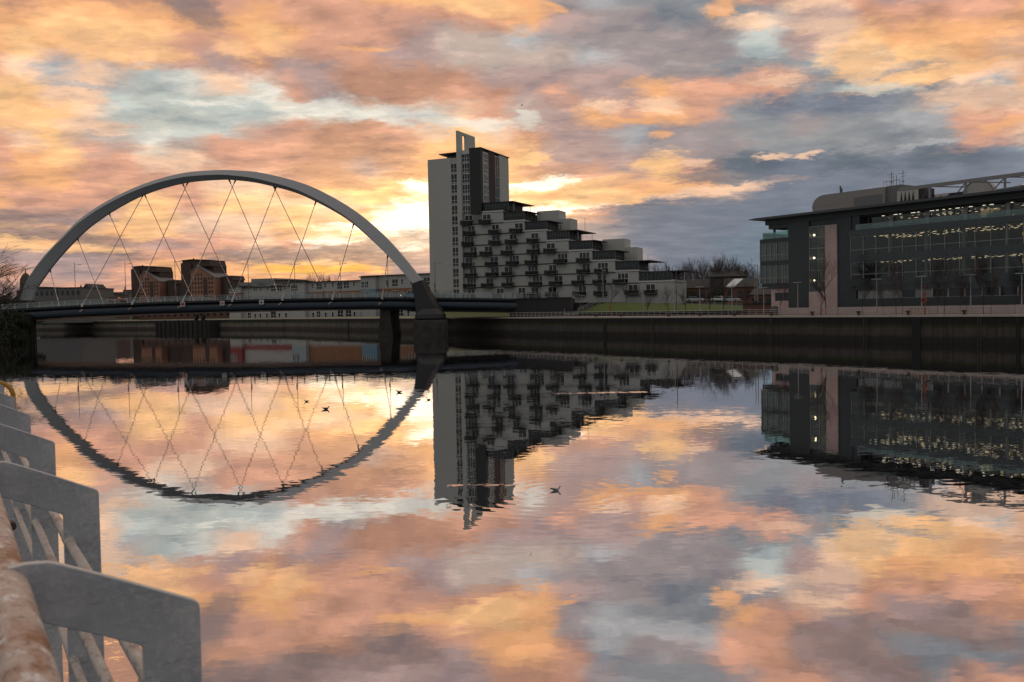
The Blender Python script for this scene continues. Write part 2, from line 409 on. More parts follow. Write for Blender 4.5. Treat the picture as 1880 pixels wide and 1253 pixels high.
# ================================================================== SETTING
M_WALLDARK = None
def water_mat():
    m = bpy.data.materials.new('river_water'); m.use_nodes = True; nt_ = m.node_tree; nt_.nodes.clear(); b = NB(nt_); L = nt_.links
    pos = b.n('ShaderNodeTexCoord').outputs['Object']
    x, y, z = b.sep(pos)
    # ripple slopes; calmer and rougher patches drift over the river
    patch = b.noise(b.comb(b.m('MULTIPLY', x, .6), y, 0), .03, 4, .6)['Fac']
    amp = b.rng(patch, .35, .68, .55, 1.5)
    def slope(scale, s, sx=1.0, det=2):
        c = b.noise(b.comb(b.m('MULTIPLY', x, sx), y, 0), scale, det, .5)['Color']
        v = b.vm('SUBTRACT', c, (.5, .5, .5)); return b.vm('SCALE', v, sc=s)
    a = slope(3.6, .015, .45); c = slope(1.0, .0075, .5); e = slope(.16, .0045, .6)
    tot = b.vm('ADD', b.vm('ADD', a, c), e); tot = b.vm('SCALE', tot, sc=b.m('MULTIPLY', amp, .82))
    # near the bank the water is choppier
    lat = b.m('ADD', b.m('MULTIPLY', x, .85), b.m('MULTIPLY', y, .527)); near = b.rng(lat, 2.7, 3.9, 1, .03, True); near = b.m('MULTIPLY', near, b.rng(y, 30, 90, 1, 0, True))
    chop = b.vm('SCALE', slope(7.5, .12, .6, 3), sc=near)
    tot = b.vm('ADD', tot, chop)
    # rings spreading from the gulls
    for (cx, cy, lam, A, fall) in RINGS:
        dv = b.vm('SUBTRACT', pos, (cx, cy, 0)); r = b.vm('LENGTH', dv)
        env = b.m('MULTIPLY', b.m('EXPONENT', b.m('DIVIDE', r, -fall)), A)
        wob = b.m('MULTIPLY', b.noise(pos, .5, 2)['Fac'], 3.0)
        sc = b.m('MULTIPLY', b.m('SINE', b.m('ADD', b.m('MULTIPLY', r, 6.283 / lam), wob)), env)
        tot = b.vm('ADD', tot, b.vm('SCALE', b.vm('NORMALIZE', dv), sc=sc))
    # two slicks of disturbed water that throw back a higher strip of sky
    for (x0_, x1_, y0_, hw, s_) in ((2.2, 9.8, 64.6, .75, .055), (-2.9, .6, 31.2, .30, .030)):
        my = b.rng(b.m('ABSOLUTE', b.m('SUBTRACT', y, y0_)), hw, hw * .4, 0, 1, True)
        mx_ = b.m('MULTIPLY', b.rng(x, x0_, x0_ + 1, 0, 1, True), b.rng(x, x1_ - 1, x1_, 1, 0, True))
        nn_ = b.rng(b.noise(b.comb(b.m('MULTIPLY', x, 1.2), b.m('MULTIPLY', y, 2.5), 0), 1.5, 3, .6)['Fac'], .42, .60)
        tot = b.vm('ADD', tot, b.comb(0.0, b.m('MULTIPLY', b.m('MULTIPLY', b.m('MULTIPLY', my, mx_), nn_), -s_), 0.0))
    tx, ty, tz = b.sep(tot)
    nrm = b.vm('NORMALIZE', b.comb(tx, ty, 1.0))
    gl = b.n('ShaderNodeBsdfGlossy'); gl.inputs[0].default_value = (.93, .92, .93, 1); gl.inputs['Roughness'].default_value = .012
    L.new(nrm, gl.inputs['Normal'])
    df = b.n('ShaderNodeBsdfDiffuse'); df.inputs[0].default_value = (.035, .035, .036, 1)
    lw = b.n('ShaderNodeLayerWeight'); lw.inputs[0].default_value = .5
    fac = b.sep(b.ramp(lw.outputs['Facing'], [(0, (.08,) * 3), (.4, (.22,) * 3), (.62, (.82,) * 3), (.85, (.90,) * 3), (1, (.97,) * 3)]))[0]
    mx = b.n('ShaderNodeMixShader'); L.new(fac, mx.inputs[0]); L.new(df.outputs[0], mx.inputs[1]); L.new(gl.outputs[0], mx.inputs[2])
    o = b.n('ShaderNodeOutputMaterial'); L.new(mx.outputs[0], o.inputs[0]); return m
GULLS = [((1020, 901), .31, 1, 'pale gull swimming right alone in the near middle of the river'),
         ((598, 752), .42, 1, 'gull swimming right, nearest of the dark birds under the reflected arch'),
         ((563, 738), .30, -1, 'small dark gull swimming left of the others under the reflected arch'),
         ((733, 721), .42, -1, 'gull swimming beside the reflection of the arch leg'),
         ((787, 735), .30, -1, 'gull on the glare at the edge of the reflected tower')]
RINGS = []
for i, (p, L_, s_, lb) in enumerate(GULLS):
    q = on_z(p[0], p[1], 0.0)
    RINGS.append((q.x, q.y, (.55, .9, .9, .9, .9)[i], (.0075, .004, .004, .004, .004)[i], (3.2, 2.5, 2, 2.5, 2.5)[i]))
M_water = water_mat()
o = MB().add([(-4000, -600, 0), (4000, -600, 0), (4000, 6000, 0), (-4000, 6000, 0)], [(0, 1, 2, 3)]).build('water', M_water)
tag(o, kind='structure')

Q = [(207, -80), (137, 20), (67, 120), (2.5, 212), (-41, 284), (-85, 345), (-150, 400), (-260, 470), (-800, 760)]
TOP = 4.14
def q_off(d):
    """quay line moved d metres inland (to the right and away)"""
    out = []
    for i, p in enumerate(Q):
        a = Vector(Q[max(i - 1, 0)]); b = Vector(Q[min(i + 1, len(Q) - 1)]); t_ = (b - a).normalized()
        n = Vector((t_.y, -t_.x)); out.append((p[0] + n.x * d, p[1] + n.y * d))
    return out
def q_at(px, d=0.0):
    """point on the quay line moved inland by d, seen at pixel column px"""
    u = (px - CX) / FPX; pts = q_off(d)
    for a, b in zip(pts[:-1], pts[1:]):
        fa = a[0] - u * a[1]; fb = b[0] - u * b[1]
        if fa * fb <= 0 and b[1] > 5:
            t_ = fa / (fa - fb); return Vector((a[0] + (b[0] - a[0]) * t_, a[1] + (b[1] - a[1]) * t_, 0))
M_grass = mat('grass_green', (.072, .115, .010), .9, var=.35, scale=.6, c2=(.10, .12, .02), f2=.55, s2=.12)
M_verge = mat('winter_grass', (.30, .29, .13), .9, var=.3, scale=.3, c2=(.30, .24, .15), f2=.6, s2=.06)
M_pave = mat('pink_paving', (.60, .47, .43), .8, var=.15, scale=.8)
M_asph = mat('asphalt', (.05, .05, .052), .85, var=.2)
M_ground = mat('earth_ground', (.09, .085, .07), .9, var=.3, scale=.2, c2=(.10, .12, .05), f2=.5, s2=.05)
pts = q_off(1.2)
poly = pts + [(-4200, 2500), (-4200, 6000), (4200, 6000), (4200, -80)]
tag(MB().add([(a, b, TOP - .03) for a, b in poly], [tuple(range(len(poly)))]).build('ground', M_ground), kind='structure')
def strip(name, px0, px1, d0, d1, z, m, n=24):
    mb = MB(); vs = []
    for i in range(n + 1):
        px = px0 + (px1 - px0) * i / n; a = q_at(px, d0); b = q_at(px, d1); vs += [(a.x, a.y, z), (b.x, b.y, z)]
    mb.add(vs, [(2 * i, 2 * i + 2, 2 * i + 3, 2 * i + 1) for i in range(n)])
    return tag(mb.build(name, m), kind='structure')
strip('grass_verge', 40, 935, 1.3, 34, TOP + .01, M_verge)
strip('pavement', 945, 1900, 1.3, 7.5, TOP + .01, M_pave)
strip('riverside_path', 45, 930, 3.0, 5.2, TOP + .02, mat('pale_path', (.55, .50, .42), .85))

vs = []
for i in range(13):
    px_ = 795 + i * 12.5; a_ = on_y(px_, 570, 243); b_ = on_y(px_, 570, 262); vs += [(a_.x, 243, TOP - .1), (b_.x, 262, 5.7)]
tag(MB().add(vs, [(2 * i, 2 * i + 2, 2 * i + 3, 2 * i + 1) for i in range(12)], True).build('grass_bank', mat('dull_grass', (.17, .18, .075), .9, var=.3)), kind='structure')
# quay wall: one long thing with its coping, joints and ladder recesses
def quaywall_mat():
    m = mat('quay_masonry', (.05, .044, .040), .85, var=.35, scale=.5); nt_ = m.node_tree; b = NB(nt_)
    p = [n for n in nt_.nodes if n.type == 'BSDF_PRINCIPLED'][0]; src = p.inputs['Base Color'].links[0].from_socket
    tcn = [n for n in nt_.nodes if n.type == 'TEX_COORD'][0].outputs['Object']; x, y, z = b.sep(tcn)
    nz = b.noise(b.comb(x, y, b.m('MULTIPLY', z, .3)), .35, 5, .65)['Fac']; zz = b.m('ADD', z, b.m('MULTIPLY', b.m('SUBTRACT', nz, .5), .9))
    # tide staining: dark weathered band, moss line, paler silted band, weed at the water
    st = b.ramp(b.m('DIVIDE', zz, 4.4), [(0, (.35, .36, .30)), (.20, (.5, .47, .42)), (.30, (1.35, 1.3, 1.26)), (.50, (1.35, 1.3, 1.28)), (.57, (.55, .8, .25)), (.62, (.5, .8, .2)), (.66, (.26, .25, .23)), (1, (.34, .32, .29))])
    c = b.mix(1.0, src, st, 'MULTIPLY')
    run = b.noise(b.comb(b.m('MULTIPLY', x, 1.6), b.m('MULTIPLY', y, 1.6), b.m('MULTIPLY', z, .08)), 1.0, 4, .6)['Fac']
    c = b.vm('SCALE', c, sc=b.rng(run, .3, .7, .6, 1.35))
    c = b.vm('SCALE', c, sc=b.rng(x, -95, -15, 2.6, 1.0)); nt_.links.new(c, p.inputs['Base Color']); return m  # left stretch paler: haze and light put into the masonry colour
M_qw = quaywall_mat()
M_cop = mat('coping_stone', (.52, .46, .42), .8, var=.25, scale=.9)
M_black = mat('recess_shade', (.02, .02, .02), .9)
qt = thing('quay_wall', 'long dark tide-stained masonry quay wall with moss line along the far bank', 'quay wall', (0, 0, 0))
def rib(mb, off0, off1, z0, z1):
    a = q_off(off0); b = q_off(off1); n = len(a); vs = []
    for i in range(n): vs += [(a[i][0], a[i][1], z0), (b[i][0], b[i][1], z0), (b[i][0], b[i][1], z1), (a[i][0], a[i][1], z1)]
    fs = []
    for i in range(n - 1):
        k = 4 * i
        for j in range(4): fs.append((k + j, k + 4 + j, k + 4 + (j + 1) % 4, k + (j + 1) % 4))
    mb.add(vs, fs)
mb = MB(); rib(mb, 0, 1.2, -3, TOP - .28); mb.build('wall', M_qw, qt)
mb = MB(); rib(mb, -.18, 1.3, TOP - .277, TOP); mb.build('coping', M_cop, qt)
for px, wd in ((1111, .9), (1683, 1.3), (640, .8), (1870, .5)):
    p = q_at(px); mb = MB(); a = Vector(Q[2]) - Vector(Q[3]); a.normalize(); pa = Vector((a.x, a.y, 0)); n = Vector((-a.y, a.x, 0))
    if n.y > 0: n = -n
    q0 = p - pa * wd / 2 - n * .5; q1 = p + pa * wd / 2 - n * .5; q2 = q1 + n * .62; q3 = q0 + n * .62
    mb.prism([(q.x, q.y) for q in (q0, q1, q2, q3)], -2, TOP - .29, 'z'); mb.build('recess_strip', M_black, qt)  # raised black strip stands in for a shaded recess in the wall
for px in (1200, 1417, 1590, 1800):
    p = q_at(px); a = Vector(Q[2]) - Vector(Q[3]); a.normalize(); pa = Vector((a.x, a.y, 0)); n = Vector((-a.y, a.x, 0))
    if n.y > 0: n = -n
    m_ = MB(); c = p + n * .22
    for s_ in (-.22, .22): m_.bar(c + pa * s_ + Vector((0, 0, -.5)), c + pa * s_ + Vector((0, 0, TOP - .3)), .06, .06)
    for k in range(15): m_.bar(c - pa * .22 + Vector((0, 0, -.2 + .29 * k)), c + pa * .22 + Vector((0, 0, -.2 + .29 * k)), .04, .04)
    m_.build('ladder', mat('ladder_iron', (.10, .085, .075), .7, .2) if 'ladder_iron' not in bpy.data.materials else bpy.data.materials['ladder_iron'], qt)
# mooring rings / ladder brackets on the wall top
M_rust = mat('rusty_iron', (.09, .06, .045), .7, .2)
for k, px in enumerate((1095, 1141, 1228, 1286, 1349, 1417, 1492, 1577, 1668, 1771)):
    p = q_at(px, .2)
    t = thing('mooring_bollard', 'dark iron mooring bollard on the quay edge, %s of the row from the bridge' % ('first second third fourth fifth sixth seventh eighth ninth tenth'.split()[k]), 'bollard', (p.x, p.y, TOP), R(-55), 'mooring bollards along the far quay edge')
    MB().tube([(0, 0, 0), (0, 0, .28), (0, -.02, .5)], [.26, .19, .24], 10).build('post', M_rust, t)
    MB().ball((0, -.06, .55), .42, .34, .16, 10, 5).build('cap', M_rust, t)

# ---------------------------------------------------------------- far bank: lawn, street shelf, stairs
def pz(px, py, d):
    """point inland d metres at pixel column px, height from pixel row"""
    p = q_at(px, d); D = p.y; q = on_y(px, py, D); return Vector((p.x, p.y, q.z))
lawn_bot = [pz(1046, 575, 9), pz(1100, 574, 9), pz(1180, 573, 9), pz(1270, 572, 10), pz(1368, 570.5, 10)]
lawn_top = [pz(1094, 556, 27), pz(1150, 556.4, 30), pz(1210, 557.2, 33), pz(1290, 559, 33), pz(1368, 562.5, 30)]
n = 30
def lerp_list(L_, u):
    k = u * (len(L_) - 1); i = min(int(k), len(L_) - 2); return L_[i].lerp(L_[i + 1], k - i)
vs = []; fs = []
for i in range(n + 1):
    a = lerp_list(lawn_bot, i / n); b = lerp_list(lawn_top, i / n)
    for j in range(9):
        p = a.lerp(b, j / 8); p.z += .12 * math.sin(i * .9 + j) * (0 < j < 8); vs.append(p)
for i in range(n):
    for j in range(8): k = i * 9 + j; fs.append((k, k + 9, k + 10, k + 1))
# skirt down to the ground at the left side
sk = len(vs); 
for j in range(9): v = vs[j]; vs.append(Vector((v.x - .5, v.y, TOP - .1)))
for j in range(8): fs.append((j, j + 1, sk + j + 1, sk + j))
tag(MB().add(vs, fs, True).build('lawn', M_grass), kind='structure')
# street shelf behind the lawn (solid)
st_front = [Vector((2, 226, 7.6)), Vector((16, 214, 7.35))] + lawn_top + [pz(1400, 561, 30)]
mb = MB(); vs = []
for p in st_front: vs += [(p.x, p.y + .3, p.z - .02), (p.x + 60, p.y + 130, p.z - .02), (p.x, p.y + .3, TOP - .2), (p.x + 60, p.y + 130, TOP - .2)]
fs = []
for i in range(len(st_front) - 1):
    k = 4 * i; fs += [(k, k + 4, k + 5, k + 1), (k, k + 2, k + 6, k + 4)]
tag(mb.add(vs, fs).build('street', M_asph), kind='structure')
M_dkwall = mat('dark_retaining_concrete', (.014, .015, .017), .7, var=.25)
M_railm = mat('galvanised_rail', (.42, .42, .42), .45, .3, var=.1)
M_railp = mat('painted_rail_weathered', (.34, .31, .29), .6, .1, var=.15)
M_white = mat('white_render', (.46, .455, .45), .8, var=.1, scale=.4)
# embankment wall that carries the bridge approach
t = thing('retaining_wall', 'dark low wall carrying the bridge approach road behind the quay', 'wall', (0, 222, 4))
MB().prism([(-.5, -1.2), (13.6, -12.1), (15.0, -6), (4, 10), (-.5, 10)], .05, 4.35, 'z').build('wall', M_dkwall, t)
MB().prism([(-.7, -1.5), (13.7, -12.4), (14.0, -11.9), (-.5, -1.1)], 4.353, 4.6, 'z').build('coping', M_dkwall, t)

def railing(name, label, cat, pts, post_h, step, rails, m, rp=.035, rr=.03, group=None, hoops=False):
    """pts: base line of the railing in world space"""
    o0 = Vector(pts[0]); t = thing(name, label, cat, tuple(o0), 0, group)
    loc = [Vector(p) - o0 for p in pts]
    for h in rails:
        MB().tube([p + Vector((0, 0, h)) for p in loc], rr if h == rails[0] else rr * .7, 5).build('rail', m, t)
    me = None; L_ = 0; segs = []
    for a, b in zip(loc[:-1], loc[1:]): segs.append((a, b, (b - a).length)); L_ += (b - a).length
    nn = min(100, int(L_ / step) + 1); 
    for i in range(nn):
        s_ = L_ * i / max(1, nn - 1)
        for a, b, l in segs:
            if s_ <= l + 1e-6: p = a.lerp(b, s_ / l); break
            s_ -= l
        if me is None: me = MB().tube([(0, 0, 0), (0, 0, post_h)], rp, 5).mesh('post'); me.materials.append(m)
        o = bpy.data.objects.new('post', me); C.objects.link(o); o.parent = t; o.location = p
    return t
def at_z(p, z): return Vector((p.x, p.y, z))
rp = [at_z(q_at(px, .75), TOP) for px in (936, 1000, 1080, 1160, 1240, 1320, 1400, 1480, 1560, 1640, 1720, 1800, 1880, 1960)]
railing('quay_railing', 'pale steel railing along the edge of the far quay', 'railing', rp, 1.05, 1.55, (1.05, .7, .36), M_railm, .04, .045)
sp = [Vector((p.x, p.y + .25, p.z)) for p in lawn_top]
railing('street_railing', 'white railing along the street above the lawn', 'railing', sp, 1.1, 2.6, (1.1, .55), M_railm, .045, .04)
ap = [Vector((0.6, 221, 8.6)), Vector((13.4, 210.6, 8.4)), Vector((18.0, 214.5, 7.5))]
railing('approach_railing', 'white railing on the dark wall at the end of the bridge', 'railing', ap, 1.15, 2.2, (1.15, .75, .35), M_railm, .05, .045)
# stairs
s0 = pz(1050, 575.5, 8); s1 = pz(1093, 556.5, 24)
t = thing('stairs', 'outdoor steps climbing from the quay to the street beside the lawn', 'stairs', tuple(s0))
dirv = (s1 - s0); hor = Vector((dirv.x, dirv.y, 0)); sid = Vector((hor.y, -hor.x, 0)).normalized() * 1.6
mb = MB(); N_ = 18
for i in range(N_):
    a = dirv * (i / N_); b = dirv * ((i + 1) / N_); z = b.z
    q = [Vector((a.x, a.y, 0)) - sid, Vector((b.x, b.y, 0)) - sid, Vector((b.x, b.y, 0)) + sid, Vector((a.x, a.y, 0)) + sid]
    mb.prism([(v.x, v.y) for v in q], -.4, z, 'z')
mb.build('steps', mat('stair_concrete', (.16, .15, .14), .8), t)
for sgn in (-1, 1):
    off = sid * sgn; mb = MB()
    for h in (1.0, .55): mb.tube([off + Vector((0, 0, h + .1)), off + dirv + Vector((0, 0, h + .1))], .045, 5)
    for i in range(6): q = off + dirv * (i / 5); mb.tube([q, q + Vector((0, 0, 1.1))], .05, 5)
    mb.build('handrail', M_railm, t)

# ================================================================== BRIDGE
M_arch = mat('grey_painted_steel', (.42, .43, .45), .5, 0.0, var=.06, scale=.3)
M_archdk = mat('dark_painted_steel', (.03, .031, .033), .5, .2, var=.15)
M_tube = mat('blue_black_girder_paint', (.022, .034, .05), .35, .3, var=.15)
M_deck = mat('deck_dark_steel', (.018, .02, .024), .6, .1, var=.2)
M_cable = mat('cable_steel', (.38, .35, .33), .4, .6, var=.05)
M_conc = mat('pier_concrete', (.06, .052, .047), .85, var=.35, scale=.5, c2=(.03, .03, .028), f2=.5, s2=.4)
M_glassp = glass('parapet_glass', (.85, .9, .9), .06, .8)
bo = Vector((-60, 230, 0))
br = thing('arch_bridge', 'dark road bridge over the river under one grey steel arch with crossed cables', 'bridge', tuple(bo))
def B(v): return Vector(v) - bo
YN, YF = 220.0, 240.0
def deck_z(X):   # parapet base height along the bridge
    ks = [(-150, 7.2), (-127, 7.95), (-104, 8.85), (-85, 9.3), (-60, 9.55), (-33, 9.5), (-12, 9.0), (0, 8.6), (3, 8.55)]
    for (a, za), (b, zb) in zip(ks[:-1], ks[1:]):
        if X <= b: u = max(0, (X - a) / (b - a)); return za + (zb - za) * u
    return ks[-1][1]
XS = [-150 + 3 * i for i in range(52)]
mb = MB(); vs = []
prof = lambda z, k_=0: [(YN - .6, z), (YN - .6, z - .45), (YN + .6, z - .55), (YN + 1.2, z - 2.95 - k_), (YF - 1.6, z - 2.95 - k_), (YF + .6, z - .5), (YF + .6, z), (YF - 2, z - .1), (YN + 2, z - .1)]
for X in XS:
    for (y, z) in prof(deck_z(X), .45 if X > -26 else 0): vs.append(B((X, y, z)))
k = 9; fs = [tuple(range(k)), tuple(range(len(vs) - 1, len(vs) - 1 - k, -1))]
for i in range(len(XS) - 1):
    for j in range(k): fs.append((i * k + j, (i + 1) * k + j, (i + 1) * k + (j + 1) % k, i * k + (j + 1) % k))
mb.add(vs, fs).build('deck', M_deck, br)
for y in (YN + .35, YF - .35):
    pts = [B((X, y, deck_z(X) - 1.75)) for X in XS if X > -121 or y > 230]
    MB().tube(pts, 1.1, 16).build('edge_girder', M_tube, br)
# parapets: posts, top rail and glazed infill, built per panel run
for y in (YN - .35, YF + .35):
    mb = MB()
    mb.tube([B((X, y, deck_z(X) + 1.2)) for X in XS], .05, 5)
    mb.tube([B((X, y, deck_z(X) + .15)) for X in XS], .035, 5)
    mb.build('parapet_rail', M_railm, br)
    vs = []; 
    for X in XS: vs += [B((X, y, deck_z(X) + .2)), B((X, y, deck_z(X) + 1.12))]
    MB().add(vs, [(2 * i, 2 * i + 2, 2 * i + 3, 2 * i + 1) for i in range(len(XS) - 1)]).build('parapet_panel', M_glassp, br)
pm = MB().box(-.13, .13, -.09, .09, 0, 1.25).mesh('parapet_post'); pm.materials.append(M_railm)
for y in (YN - .35, YF + .35):
    for i in range(49):
        X = -143 + 3.0 * i; o = bpy.data.objects.new('parapet_post', pm); C.objects.link(o); o.parent = br; o.location = B((X, y, deck_z(X)))
# arch
def archY(X): return 243 + (X + 121) * (-26.0 / 101.0)
def arch_pt(px, py):
    Y = 230.0
    for _ in range(12):
        p = on_y(px, py, Y); Y = archY(p.x)
    return on_y(px, py, Y)
OUT = [(40, 551), (44, 539.5), (51.5, 515.5), (79, 475), (115, 436.5), (148.5, 403), (199, 369.5), (263.4, 339.5), (334, 319), (400, 313.2), (440, 314), (481.7, 318), (548.5, 334.6), (598, 355.6), (655, 390), (702, 430), (746.5, 478), (778, 520)]
INN = [(60, 552), (65, 538), (72, 524), (101, 484), (135, 446), (165, 418), (211, 386), (270, 356), (337, 337), (400, 330.6), (438, 331.8), (478, 337.6), (538, 352.8), (584, 372.5), (636, 402), (680, 438), (720, 478), (763, 525.5)]
def cr(P_, u):
    n_ = len(P_) - 1; k_ = u * n_; i = min(int(k_), n_ - 1); f = k_ - i
    p0 = P_[max(i - 1, 0)]; p1 = P_[i]; p2 = P_[i + 1]; p3 = P_[min(i + 2, n_)]
    return .5 * ((2 * p1) + (p2 - p0) * f + (2 * p0 - 5 * p1 + 4 * p2 - p3) * f * f + (3 * p1 - p0 - 3 * p2 + p3) * f ** 3)
PO = [arch_pt(*p) for p in OUT]; PI = [arch_pt(*p) for p in INN]
# smooth both curves a little
NS = 96
ax = Vector((1, -26.0 / 101.0, 0)).normalized(); aw = Vector((-ax.y, ax.x, 0))       # aw points away from the camera
secs = []
for i in range(NS + 1):
    u = i / NS; a = cr(PO, u); b = cr(PI, u); c = (a + b) / 2; h = (a - b).length / 2; nrm_ = (a - b).normalized()
    secs.append([c, nrm_, h])
for _ in range(6):
    for i in range(1, NS): secs[i][2] = (secs[i - 1][2] + 2 * secs[i][2] + secs[i + 1][2]) / 4
vs = []; top_pts = []
for i, (c, n_, h) in enumerate(secs):
    u = i / NS; rdg = 0.62 + (-1.30) * u; rdg = max(-.72, min(.62, .72 - 1.55 * u))
    wt, wr, wb = .45, 1.55, .35
    for (nn_, ww) in ((1, -wt), (rdg, -wr), (-1, -wb), (-1, wb), (rdg, wr), (1, wt)): vs.append(B(c + n_ * (h * nn_) + aw * ww))
fs = [tuple(range(6)), tuple(range(len(vs) - 1, len(vs) - 7, -1))]
for i in range(NS):
    for j in range(6): fs.append((i * 6 + j, i * 6 + (j + 1) % 6, (i + 1) * 6 + (j + 1) % 6, (i + 1) * 6 + j))
MB().add(vs, fs).build('arch', M_arch, br)
# dark springing leg on the right
c1, n1, h1 = secs[-1]; foot = on_y(790, 585, 217.5)
d_ = (foot - c1)
def sec(c, n_, h, wy):
    return [B(c + n_ * h - aw * wy), B(c - n_ * h - aw * wy), B(c - n_ * h + aw * wy), B(c + n_ * h + aw * wy)]
vs = []
legn = Vector((.78, -.2, .6)).normalized()
Lc = [(c1 - d_.normalized() * .6, 1.32, 1.75), (c1 + d_ * .35, 1.75, 1.9), (c1 + d_ * .7, 2.5, 2.1), (c1 + d_ * 1.02, 3.4, 2.4)]
for c, h, wy in Lc: vs += sec(c, n1 if h < 1.5 else legn, h, wy)
fs = [(0, 1, 2, 3), (15, 14, 13, 12)]
for i in range(3):
    for j in range(4): fs.append((i * 4 + j, i * 4 + 4 + j, i * 4 + 4 + (j + 1) % 4, i * 4 + (j + 1) % 4))
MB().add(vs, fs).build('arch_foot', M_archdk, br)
# left springing block
q = on_y(52, 560, 243)
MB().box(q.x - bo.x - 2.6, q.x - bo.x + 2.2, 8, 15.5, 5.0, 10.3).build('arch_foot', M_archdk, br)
# hangers
NEAR_T = [(264.6, 358.0), (346, 335.5), (433.4, 331.5), (507.7, 344.5), (580.7, 371), (650, 411.5), (712.4, 468.5)]
FAR_T = [(91.5, 495.5), (141.3, 437.5), (199.2, 392), (264.6, 358), (334, 337), (419.8, 331), (501.5, 343)]
NEAR_B = [(149.7, 564.5), (242, 557.5), (334, 553), (425.5, 550.5), (518, 548), (610, 547), (701.6, 547.5)]
FAR_B = [(110, 549), (192, 550), (275.4, 549), (358, 546), (438, 545), (517, 544), (604, 543)]
def anchor(p, Y):
    q_ = on_y(p[0], p[1], Y); return Vector((q_.x, Y, deck_z(q_.x) - .45))
for tp, bt, Y in ((NEAR_T, NEAR_B, YN - .75), (FAR_T, FAR_B, YF - .4)):
    for a, b in zip(tp, bt):
        A = arch_pt(*a) + Vector((0, 0, .35)); Bt = anchor(b, Y); d_ = (A - Bt).normalized()
        MB().tube([B(Bt), B(A)], .085, 6).build('hanger_cable', M_cable, br)
        MB().tube([B(Bt), B(Bt + d_ * 1.0), B(Bt + d_ * 2.2)], [.30, .26, .11], 8).build('cable_socket', mat('socket_paint', (.5, .5, .5), .5, .2) if 'socket_paint' not in bpy.data.materials else bpy.data.materials['socket_paint'], br)
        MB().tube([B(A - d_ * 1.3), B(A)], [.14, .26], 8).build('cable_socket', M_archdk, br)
# sloping strut ends below the near girder
M_strut = mat('buff_strut', (.42, .33, .24), .6)
for px, py in ((147, 572), (236, 568.5), (327, 565), (420, 562), (512, 559.5), (604, 558), (695, 559)):
    p = on_y(px, py, YN - .7)
    MB().bar(B(p + Vector((-.75, .35, -.42))), B(p + Vector((.65, -.05, .35))), .35, .34).build('strut_end', M_strut, br)
# piers
mb = MB(); c = on_y(791, 600, 217); cx = c.x - bo.x; cy = -13.0
segs = 28
def ring(z, rx, ry): return [(cx + rx * math.copysign(abs(math.cos(a)) ** .6, math.cos(a)), cy + ry * math.copysign(abs(math.sin(a)) ** .6, math.sin(a)), z) for a in [2 * math.pi * k / segs for k in range(segs)]]
def lathe(rings):
    m_ = MB(); vs = []; 
    for r_ in rings: vs += r_
    fs = [tuple(range(segs - 1, -1, -1)), tuple((len(rings) - 1) * segs + k for k in range(segs))]
    for i in range(len(rings) - 1):
        for k in range(segs): fs.append((i * segs + k, i * segs + (k + 1) % segs, (i + 1) * segs + (k + 1) % segs, (i + 1) * segs + k))
    return m_.add(vs, fs)
lathe([ring(-2, 4.0, 5), ring(3.4, 4.0, 5), ring(3.9, 3.85, 4.9)]).build('main_pier', M_conc, br)
lathe([ring(3.9, 3.3, 4.4), ring(4.3, 3.6, 4.7), ring(5.2, 3.5, 4.6), ring(6.0, 2.7, 4.0), ring(6.5, 2.2, 3.5)]).build('pier_cap', M_archdk, br)
px0 = on_y(714.5, 611, 228).x - bo.x
MB().prism([(px0 - 1.75, -2), (px0 + 1.75, -2), (px0 + 1.75, .4), (px0 + 1.35, 3.6), (px0 + 1.15, 7.6), (px0 - 1.15, 7.6), (px0 - 1.35, 3.6), (px0 - 1.75, .4)], -8.6, 8.6).build('side_pier', M_conc, br)
# left abutment with fluted river face
ab = MB(); X0 = on_y(24, 620, 222).x - bo.x; X1 = on_y(65.5, 620, 222).x - bo.x
ab.prism([(-95, -7.5), (X1, -7.5), (X1 - 11, 12), (-95, 12)], -2, 5.9, 'z'); ab.prism([(-95, -8.6), (X1 - .8, -8.6), (X1 - 11, 12), (-95, 12)], 5.903, 6.6, 'z')
for i in range(9): ab.tube([(X1 - .35 - i * .75, -7.5, -2), (X1 - .35 - i * .75, -7.5, 5.6)], .3, 8)
ab.build('abutment', M_conc, br)
# navigation boards fixed to the near side of the bridge
M_board = mat('sign_white', (.62, .60, .58), .6, var=.04); M_red = mat('sign_red', (.45, .05, .04), .6, var=.05); M_blk = mat('sign_black', (.02, .02, .02), .6)
def sign(px, py, kind, label):
    p = on_y(px, py, YN - 1.5); t_ = thing('navigation_sign', label, 'sign', tuple(p), 0, 'navigation boards on the bridge')
    MB().box(-.55, .55, -.04, .04, -.55, .55).build('board', M_board, t_)
    MB().box(-.06, .06, .04, .9, -.06, .06).build('bracket', M_deck, t_)
    if kind == 'square': MB().box(-.36, .36, -.06, -.043, -.36, .36).build('red_panel', M_red, t_); MB().box(-.36, .36, -.075, -.062, -.06, .06).build('stripe', M_blk, t_)
    if kind == 'ring':
        m_ = MB()
        m_.tube([(0.3 * math.cos(a), -.06, .3 * math.sin(a)) for a in [2 * math.pi * k / 20 for k in range(21)]], .06, 6)
        m_.build('red_ring', M_red, t_); MB().box(-.05, .05, -.07, -.045, -.15, .15).build('mark', M_blk, t_)
    if kind == 'tri': MB().prism([(-.38, -.3), (.38, -.3), (.08, .05), (.08, .36), (-.08, .36), (-.08, .05)], -.06, -.043).build('black_symbol', M_blk, t_)
sign(335.5, 559, 'square', 'white edged board with red centre on the bridge girder')
sign(408, 557, 'ring', 'white board with a thin red ring on the bridge girder')
sign(480, 555, 'tri', 'white board with a black arrow-like symbol on the bridge girder')

